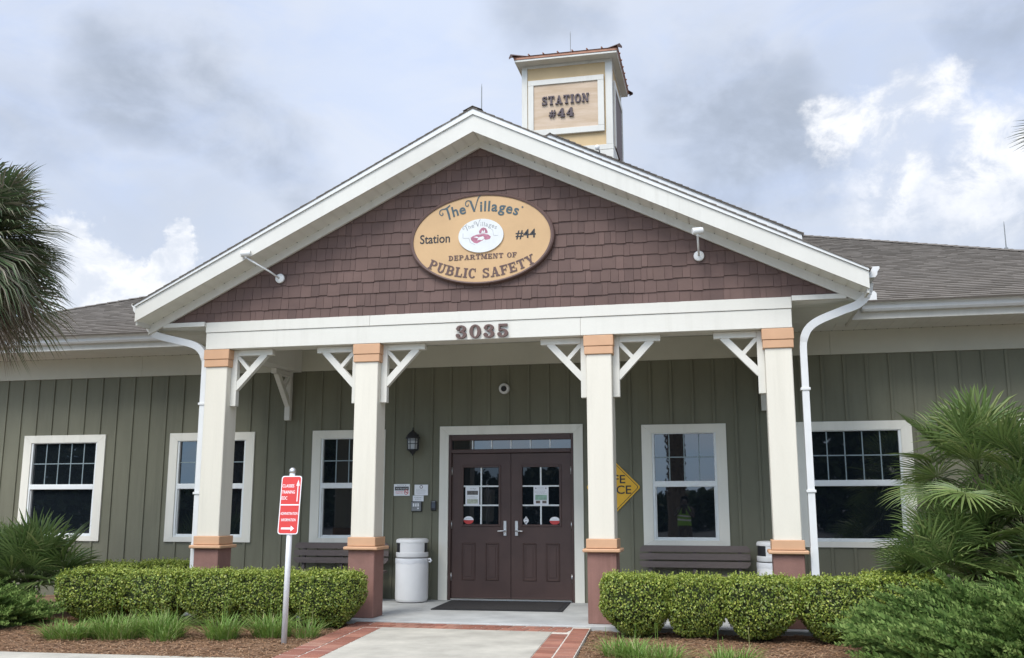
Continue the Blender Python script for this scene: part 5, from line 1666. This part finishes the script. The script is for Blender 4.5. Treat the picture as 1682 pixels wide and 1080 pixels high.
def sabal(label, base, c, seed, nl, nd, pet=.75, rad=.95):
    random.seed(seed)
    t = thing('cabbage_palm', label, 'palm tree', base)
    c = Vector(c); tr = 1.35 if base[1] < -15 else 1.0; b = Vector(base)
    m = MB()
    m.tube([b - Vector((0, 0, .1)), b.lerp(c, .3), b.lerp(c, .7), c], [.24 * tr, .20 * tr, .19 * tr, .17 * tr], 16)
    H_ = (c - b).length
    for q in range(150):                                      # criss-cross boots
        z = .25 + .72 * q / 150; a = 2.4 * q; p = b.lerp(c, z)
        o = Vector((math.cos(a), math.sin(a), 0)); tn = Vector((-o[1], o[0], 0))
        m.tube([p + o * .18 * tr, p + o * .24 * tr + Vector((0, 0, .08)), p + o * (.17 * tr + .10 * random.random()) + tn * random.uniform(-.12, .12) + Vector((0, 0, .20))], [.04, .032, .012], 5)
    m.build('trunk', 'bark', t)
    g_ = MB(); pm = MB()
    for q in range(nl):
        el = R(-38 + 118 * ((q + .5) / nl) ** .9 + random.uniform(-8, 8)); az = 2.39996 * q + random.uniform(-.3, .3)
        d = Vector((math.cos(el) * math.cos(az), math.cos(el) * math.sin(az), math.sin(el)))
        fan_leaf(g_, pm, c, d, pet * random.uniform(.75, 1.1), rad * random.uniform(.8, 1.05), 48, 100, random.uniform(.2, .6), .0145, random.uniform(.08, .5))
    pm.build('petioles', 'petiole', t); g_.build('fronds', 'sabal', t)
    dd = MB(); pd = MB()
    for q in range(nd):
        el = R(random.uniform(-75, 5)); az = 2.39996 * q + random.uniform(-.4, .4)
        d = Vector((math.cos(el) * math.cos(az), math.cos(el) * math.sin(az), math.sin(el)))
        fan_leaf(dd, pd, c - Vector((0, 0, .1)), d, pet * random.uniform(.6, .9), rad * random.uniform(.5, .8), 36, 85, .5, .016, random.uniform(.4, .9))
    pd.build('dry_petioles', 'bark', t); dd.build('dry_fronds', 'deadf', t)
    return t
sabal('tall cabbage palm with a shaggy crown of green and dry fronds at the left edge', (-6.70, -3.95, -.06), (-6.53, -4.0, 4.70), 21, 84, 70, .76, 1.05)
sabal('cabbage palm at the right edge of which only frond tips show against the sky', (8.0, -3.9, -.06), (7.62, -4.0, 5.15), 23, 56, 14)

def juniper(label, base, mounds, seed):
    random.seed(seed)
    t = thing('juniper_shrub', label, 'shrub', base)
    m = MB(); tw_ = MB(); ng = MB()
    for (cx, cy, rx, ry, h, n, lean_) in mounds:
        for q in range(int(n * .62)):
            a = random.uniform(0, 2 * math.pi); rr = math.sqrt(random.random())
            x, y = cx + rx * rr * math.cos(a), cy + ry * rr * math.sin(a)
            top = h * (1 - rr ** 2.2 * .75) * random.uniform(.72, 1.02)
            p = Vector((x, y, -.05 + top * random.uniform(.45, .95)))
            out = Vector((math.cos(a) * rr, math.sin(a) * rr, 0))
            d = (out * .45 + Vector((lean_[0] * 2.6, lean_[1] * 1.2, .30 + .30 * random.random())) + rdir() * .22).normalized()
            L = random.uniform(.30, .60)
            side = d.cross(Vector((0, 0, 1))); side = side.normalized() if side.length > .05 else Vector((1, 0, 0))
            upn = side.cross(d)
            ax_ = []
            for k in range(19):
                s_ = k / 18
                ax_.append(p + d * L * s_ + Vector((0, 0, -.10 * L * s_ * s_)))
            for k in range(18):
                s_ = k / 18
                for sd in (-1, 1, 0, 2):
                    ln = L * (.17 - .10 * s_) * random.uniform(.75, 1.25)
                    if sd in (-1, 1):
                        bd = (d * .85 + side * sd * .75 + upn * random.uniform(-.15, .35)).normalized()
                    else:
                        bd = (d * .9 + upn * (.6 if sd == 0 else -.5) + side * random.uniform(-.4, .4)).normalized()
                    q0 = ax_[k].lerp(ax_[k + 1], random.random()); e_ = q0 + bd * ln; wv = bd.cross(upn if sd in (-1, 1) else side)
                    wv = wv.normalized() * ln * .20
                    mm = q0 + bd * ln * .45
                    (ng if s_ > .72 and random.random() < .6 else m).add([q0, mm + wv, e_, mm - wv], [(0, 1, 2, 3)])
            if q % 4 == 0:
                tw_.tube([Vector((cx + (x - cx) * .5, cy + (y - cy) * .5, -.06)), p], [.012, .006], 5)
        # woody mass inside
        nu, nv_ = 16, 6; vs = []
        for j in range(nv_ + 1):
            ph = math.pi / 2 * j / nv_
            for i in range(nu):
                th = 2 * math.pi * i / nu; vs.append((cx + rx * .88 * math.sin(ph) * math.cos(th), cy + ry * .88 * math.sin(ph) * math.sin(th), -.06 + h * .62 * math.cos(ph)))
        tw_.add(vs, [(j * nu + i, (j + 1) * nu + i, (j + 1) * nu + (i + 1) % nu, j * nu + (i + 1) % nu) for j in range(nv_) for i in range(nu)])
    tw_.build('branches', 'twig', t); m.build('foliage', 'jun', t); ng.build('lit_or_new_growth', 'junnew', t)
juniper('large spreading juniper with feathery sprays in the right foreground', (5.3, -4.3, -.06),
        [(5.30, -4.10, .74, .60, .66, 380, (-.25, -.10)), (5.95, -4.25, .75, .65, .66, 360, (-.2, -.15)), (5.30, -5.0, .65, .55, .46, 300, (-.3, -.2)), (4.95, -4.5, .40, .45, .40, 190, (-.4, -.05)), (6.0, -5.1, .75, .6, .58, 260, (-.2, -.15))], 31)
juniper('blue green juniper cut off by the left edge, below the fan palm', (-5.55, -3.7, -.06),
        [(-5.95, -3.85, .45, .45, .34, 220, (.25, -.15)), (-5.50, -3.75, .32, .34, .16, 110, (.35, -.1)), (-6.3, -3.6, .5, .5, .48, 200, (.2, -.1))], 33)

def grass_clump(label, base, spots, seed):
    random.seed(seed)
    m = MB()
    for (cx, cy, rx, ry, h, n) in spots:
        for q in range(n):
            a = random.uniform(0, 2 * math.pi); rr = math.sqrt(random.random())
            x, y = cx + rx * rr * math.cos(a), cy + ry * rr * math.sin(a)
            z = mulch_h(x, y) - .01
            o = Vector((math.cos(a) * rr * .8 + random.uniform(-.6, .6), math.sin(a) * rr * .8 + random.uniform(-.6, .6), 0))
            L = h * random.uniform(.6, 1.3); w_ = random.uniform(.0035, .006)
            sd = Vector((-o[1], o[0], 0)); sd = sd.normalized() * w_ if sd.length > .01 else Vector((w_, 0, 0))
            p = [Vector((x, y, z)) + o * L * (.30 * s_ + .85 * s_ * s_) + Vector((0, 0, L * (1.05 * s_ - .38 * s_ * s_ * o.length))) for s_ in (0, .35, .7, 1)]
            m.add([p[0] - sd, p[0] + sd, p[1] - sd, p[1] + sd, p[2] - sd * .75, p[2] + sd * .75, p[3]], [(0, 1, 3, 2), (2, 3, 5, 4), (4, 5, 6)])
    for q in range(max(3, len(spots) * 3)):                   # dry stalks standing above the blades
        cx, cy, rx, ry, h, n = random.choice(spots)
        x, y = cx + random.uniform(-rx, rx), cy + random.uniform(-ry, ry) * .5
        m.tube([(x, y, -.05), (x + random.uniform(-.02, .02), y, h * random.uniform(1.1, 1.6))], [.003, .002], 4)
    o = m.build('grass_clump', 'grass', None, loc=base)
    tag(o, label, 'grass clump', 'grass clumps at the front of the mulch beds')
grass_clump('long spreading grass clump before the left hedge, by the left juniper', (-3.5, -4.4, -.05), [(-3.98, -4.55, .26, .22, .20, 420), (-3.50, -4.35, .30, .24, .26, 560), (-3.02, -4.25, .24, .22, .28, 420), (-2.85, -4.5, .14, .14, .17, 120)], 41)
grass_clump('upright grass tuft between the long clump and the sign post', (-2.27, -4.35, -.05), [(-2.28, -4.25, .16, .15, .27, 300)], 42)
grass_clump('small grass tuft right at the foot of the sign post', (-1.80, -4.0, -.05), [(-1.84, -3.95, .20, .16, .27, 330), (-1.42, -3.95, .12, .12, .22, 110)], 43)
grass_clump('bright green grass clump by the walk in the right mulch bed', (2.3, -4.65, -.05), [(2.16, -4.60, .22, .18, .20, 330), (2.45, -4.85, .24, .2, .20, 330)], 44)
grass_clump('small grass tuft at the bottom edge in front of the right bench', (3.2, -4.85, -.05), [(3.16, -4.85, .20, .18, .19, 260)], 45)

# ------------------------------------------------------------------ what the windows mirror: trees across the street
random.seed(5)
m = MB()
for x0, x1, h in ((-62, -36, 9), (-36, -25, 3.4), (-25, -15, 9.5), (-15, -3, 4.1), (-3, 4.2, 2.7), (4.2, 30, 9.5), (30, 60, 8)):
    n = int((x1 - x0) * 36 * h)
    for k in range(n):
        x = random.uniform(x0, x1); y = -47 + random.uniform(-2.5, 2.5)
        hh = h * (.78 + .3 * mnoise.noise((x * .33, 2.2, h)) + .12 * mnoise.noise((x * 1.3, .2, 1)))
        z = hh * random.random()
        p = Vector((x, y, z)); leaf(m, p, rdir() + Vector((0, .8, 0)), rdir(), random.uniform(.5, 1.0), random.uniform(.4, .7))
m.build('treeline', 'tree', None, kind='stuff')

sabal('cabbage palm behind the viewer, its rough trunk mirrored in the window right of the doors', (1.44, -19.5, -.09), (1.46, -19.5, 6.6), 51, 40, 30)
random.seed(3)
px0, py0, pz0 = 1.88, -15.4, -.09
per = thing('person', 'photographer in a lime safety vest mirrored in the window right of the doors', 'person', (px0, py0, pz0))
def skinned(name, verts, edges, radii, m, parent, sub=2):
    me = bpy.data.meshes.new(name); b = BASE[parent.name]
    me.from_pydata(verts, edges, [])
    o = bpy.data.objects.new(name, me); COL.objects.link(o); o.parent = parent
    sk_ = o.modifiers.new('skin', 'SKIN'); sk_.use_smooth_shade = True
    if not me.skin_vertices:
        return o
    for i, r_ in enumerate(radii):
        me.skin_vertices[0].data[i].radius = r_ if isinstance(r_, tuple) else (r_, r_)
    me.skin_vertices[0].data[0].use_root = True
    sb = o.modifiers.new('smooth', 'SUBSURF'); sb.levels = sub; sb.render_levels = sub
    me.materials.append(m)
    return o
V = [(0, 0, .92), (0, -.01, 1.08), (0, -.01, 1.24), (0, -.01, 1.36), (0, 0, 1.44), (0, .02, 1.50), (0, .035, 1.56), (0, .03, 1.62)]
RD = [(.155, .11), (.135, .10), (.155, .11), (.13, .09), (.058, .056), (.062, .075), (.072, .09), (.055, .07)]
E_ = [(i, i + 1) for i in range(7)]
for s_ in (-1, 1):
    n0 = len(V)
    V += [(s_ * .095, 0, .84), (s_ * .105, .015, .48), (s_ * .11, -.01, .09), (s_ * .12, .10, .035)]
    RD += [.095, .062, .042, .038]; E_ += [(0, n0), (n0, n0 + 1), (n0 + 1, n0 + 2), (n0 + 2, n0 + 3)]
    n0 = len(V)
    V += [(s_ * .185, -.01, 1.36), (s_ * .255, .03, 1.12), (s_ * .12, .24, 1.30), (s_ * .075, .285, 1.38), (s_ * .055, .30, 1.43)]
    RD += [.062, .046, .034, .027, .034]; E_ += [(3, n0), (n0, n0 + 1), (n0 + 1, n0 + 2), (n0 + 2, n0 + 3), (n0 + 3, n0 + 4)]
    for f_, (dx_, dz_, L_) in enumerate(((.018, .05, .05), (.006, .058, .058), (-.006, .056, .055), (-.018, .046, .045), (-.028, .010, .04))):
        k0 = len(V); p = V[n0 + 4]
        V += [(p[0] + s_ * dx_, p[1] + .018, p[2] + dz_ * .5), (p[0] + s_ * dx_ - s_ * .018, p[1] + .030, p[2] + dz_ * .5 + L_ * .45), (p[0] + s_ * dx_ - s_ * .038, p[1] + .012, p[2] + dz_ * .5 + L_ * .6)]
        RD += [.010, .009, .008]; E_ += [(n0 + 4, k0), (k0, k0 + 1), (k0 + 1, k0 + 2)]
skinned('body', V, E_, RD, mat('dark_clothes_and_skin', (.10, .075, .065), .8, .2, 5), per)
m = MB(); Z0 = pz0
prof = [(.185, .135, .86), (.178, .130, 1.00), (.178, .130, 1.12), (.192, .138, 1.24), (.178, .125, 1.34), (.10, .085, 1.43)]
n = 24; vs = []
for rx, ry, z in prof:
    for k in range(n):
        a = 2 * math.pi * k / n; vs.append((px0 + rx * math.cos(a), py0 + ry * math.sin(a), Z0 + z))
m.add(vs, [(j * n + k, j * n + (k + 1) % n, (j + 1) * n + (k + 1) % n, (j + 1) * n + k) for j in range(5) for k in range(n) if not (j >= 3 and k in (5, 6))])
vest = m.build('safety_vest', mat('lime_fabric', (.24, .46, .05), .7, .06, 6), per, True)
m = MB()
for z, r1, r2 in ((1.00, .182, .134), (1.14, .184, .135)):
    vs = [(px0 + r1 * math.cos(2 * math.pi * k / n), py0 + r2 * math.sin(2 * math.pi * k / n), Z0 + z + dz_) for dz_ in (0, .05) for k in range(n)]
    m.add(vs, [(k, (k + 1) % n, n + (k + 1) % n, n + k) for k in range(n)])
m.build('reflective_band', 'signwhite', vest)
m = MB()
m.lathe([(0, .115), (.05, .105), (.085, .07), (.10, .02), (.098, -.03), (.09, -.06)][::-1], (px0, py0 + .005, Z0 + 1.585), 18, 'z', R(-200), R(20)); m.build('hair', mat('dark_hair', (.03, .022, .018), .7, .2, 20), per, True)
ph = MB().bbox(px0 - .075, px0 + .075, py0 + .335, py0 + .344, Z0 + 1.41, Z0 + 1.485, .004).build('phone', 'black', None, loc=(px0, py0 + .34, Z0 + 1.41))
tag(ph, 'black phone held up in both hands by the person in the lime vest', 'phone')
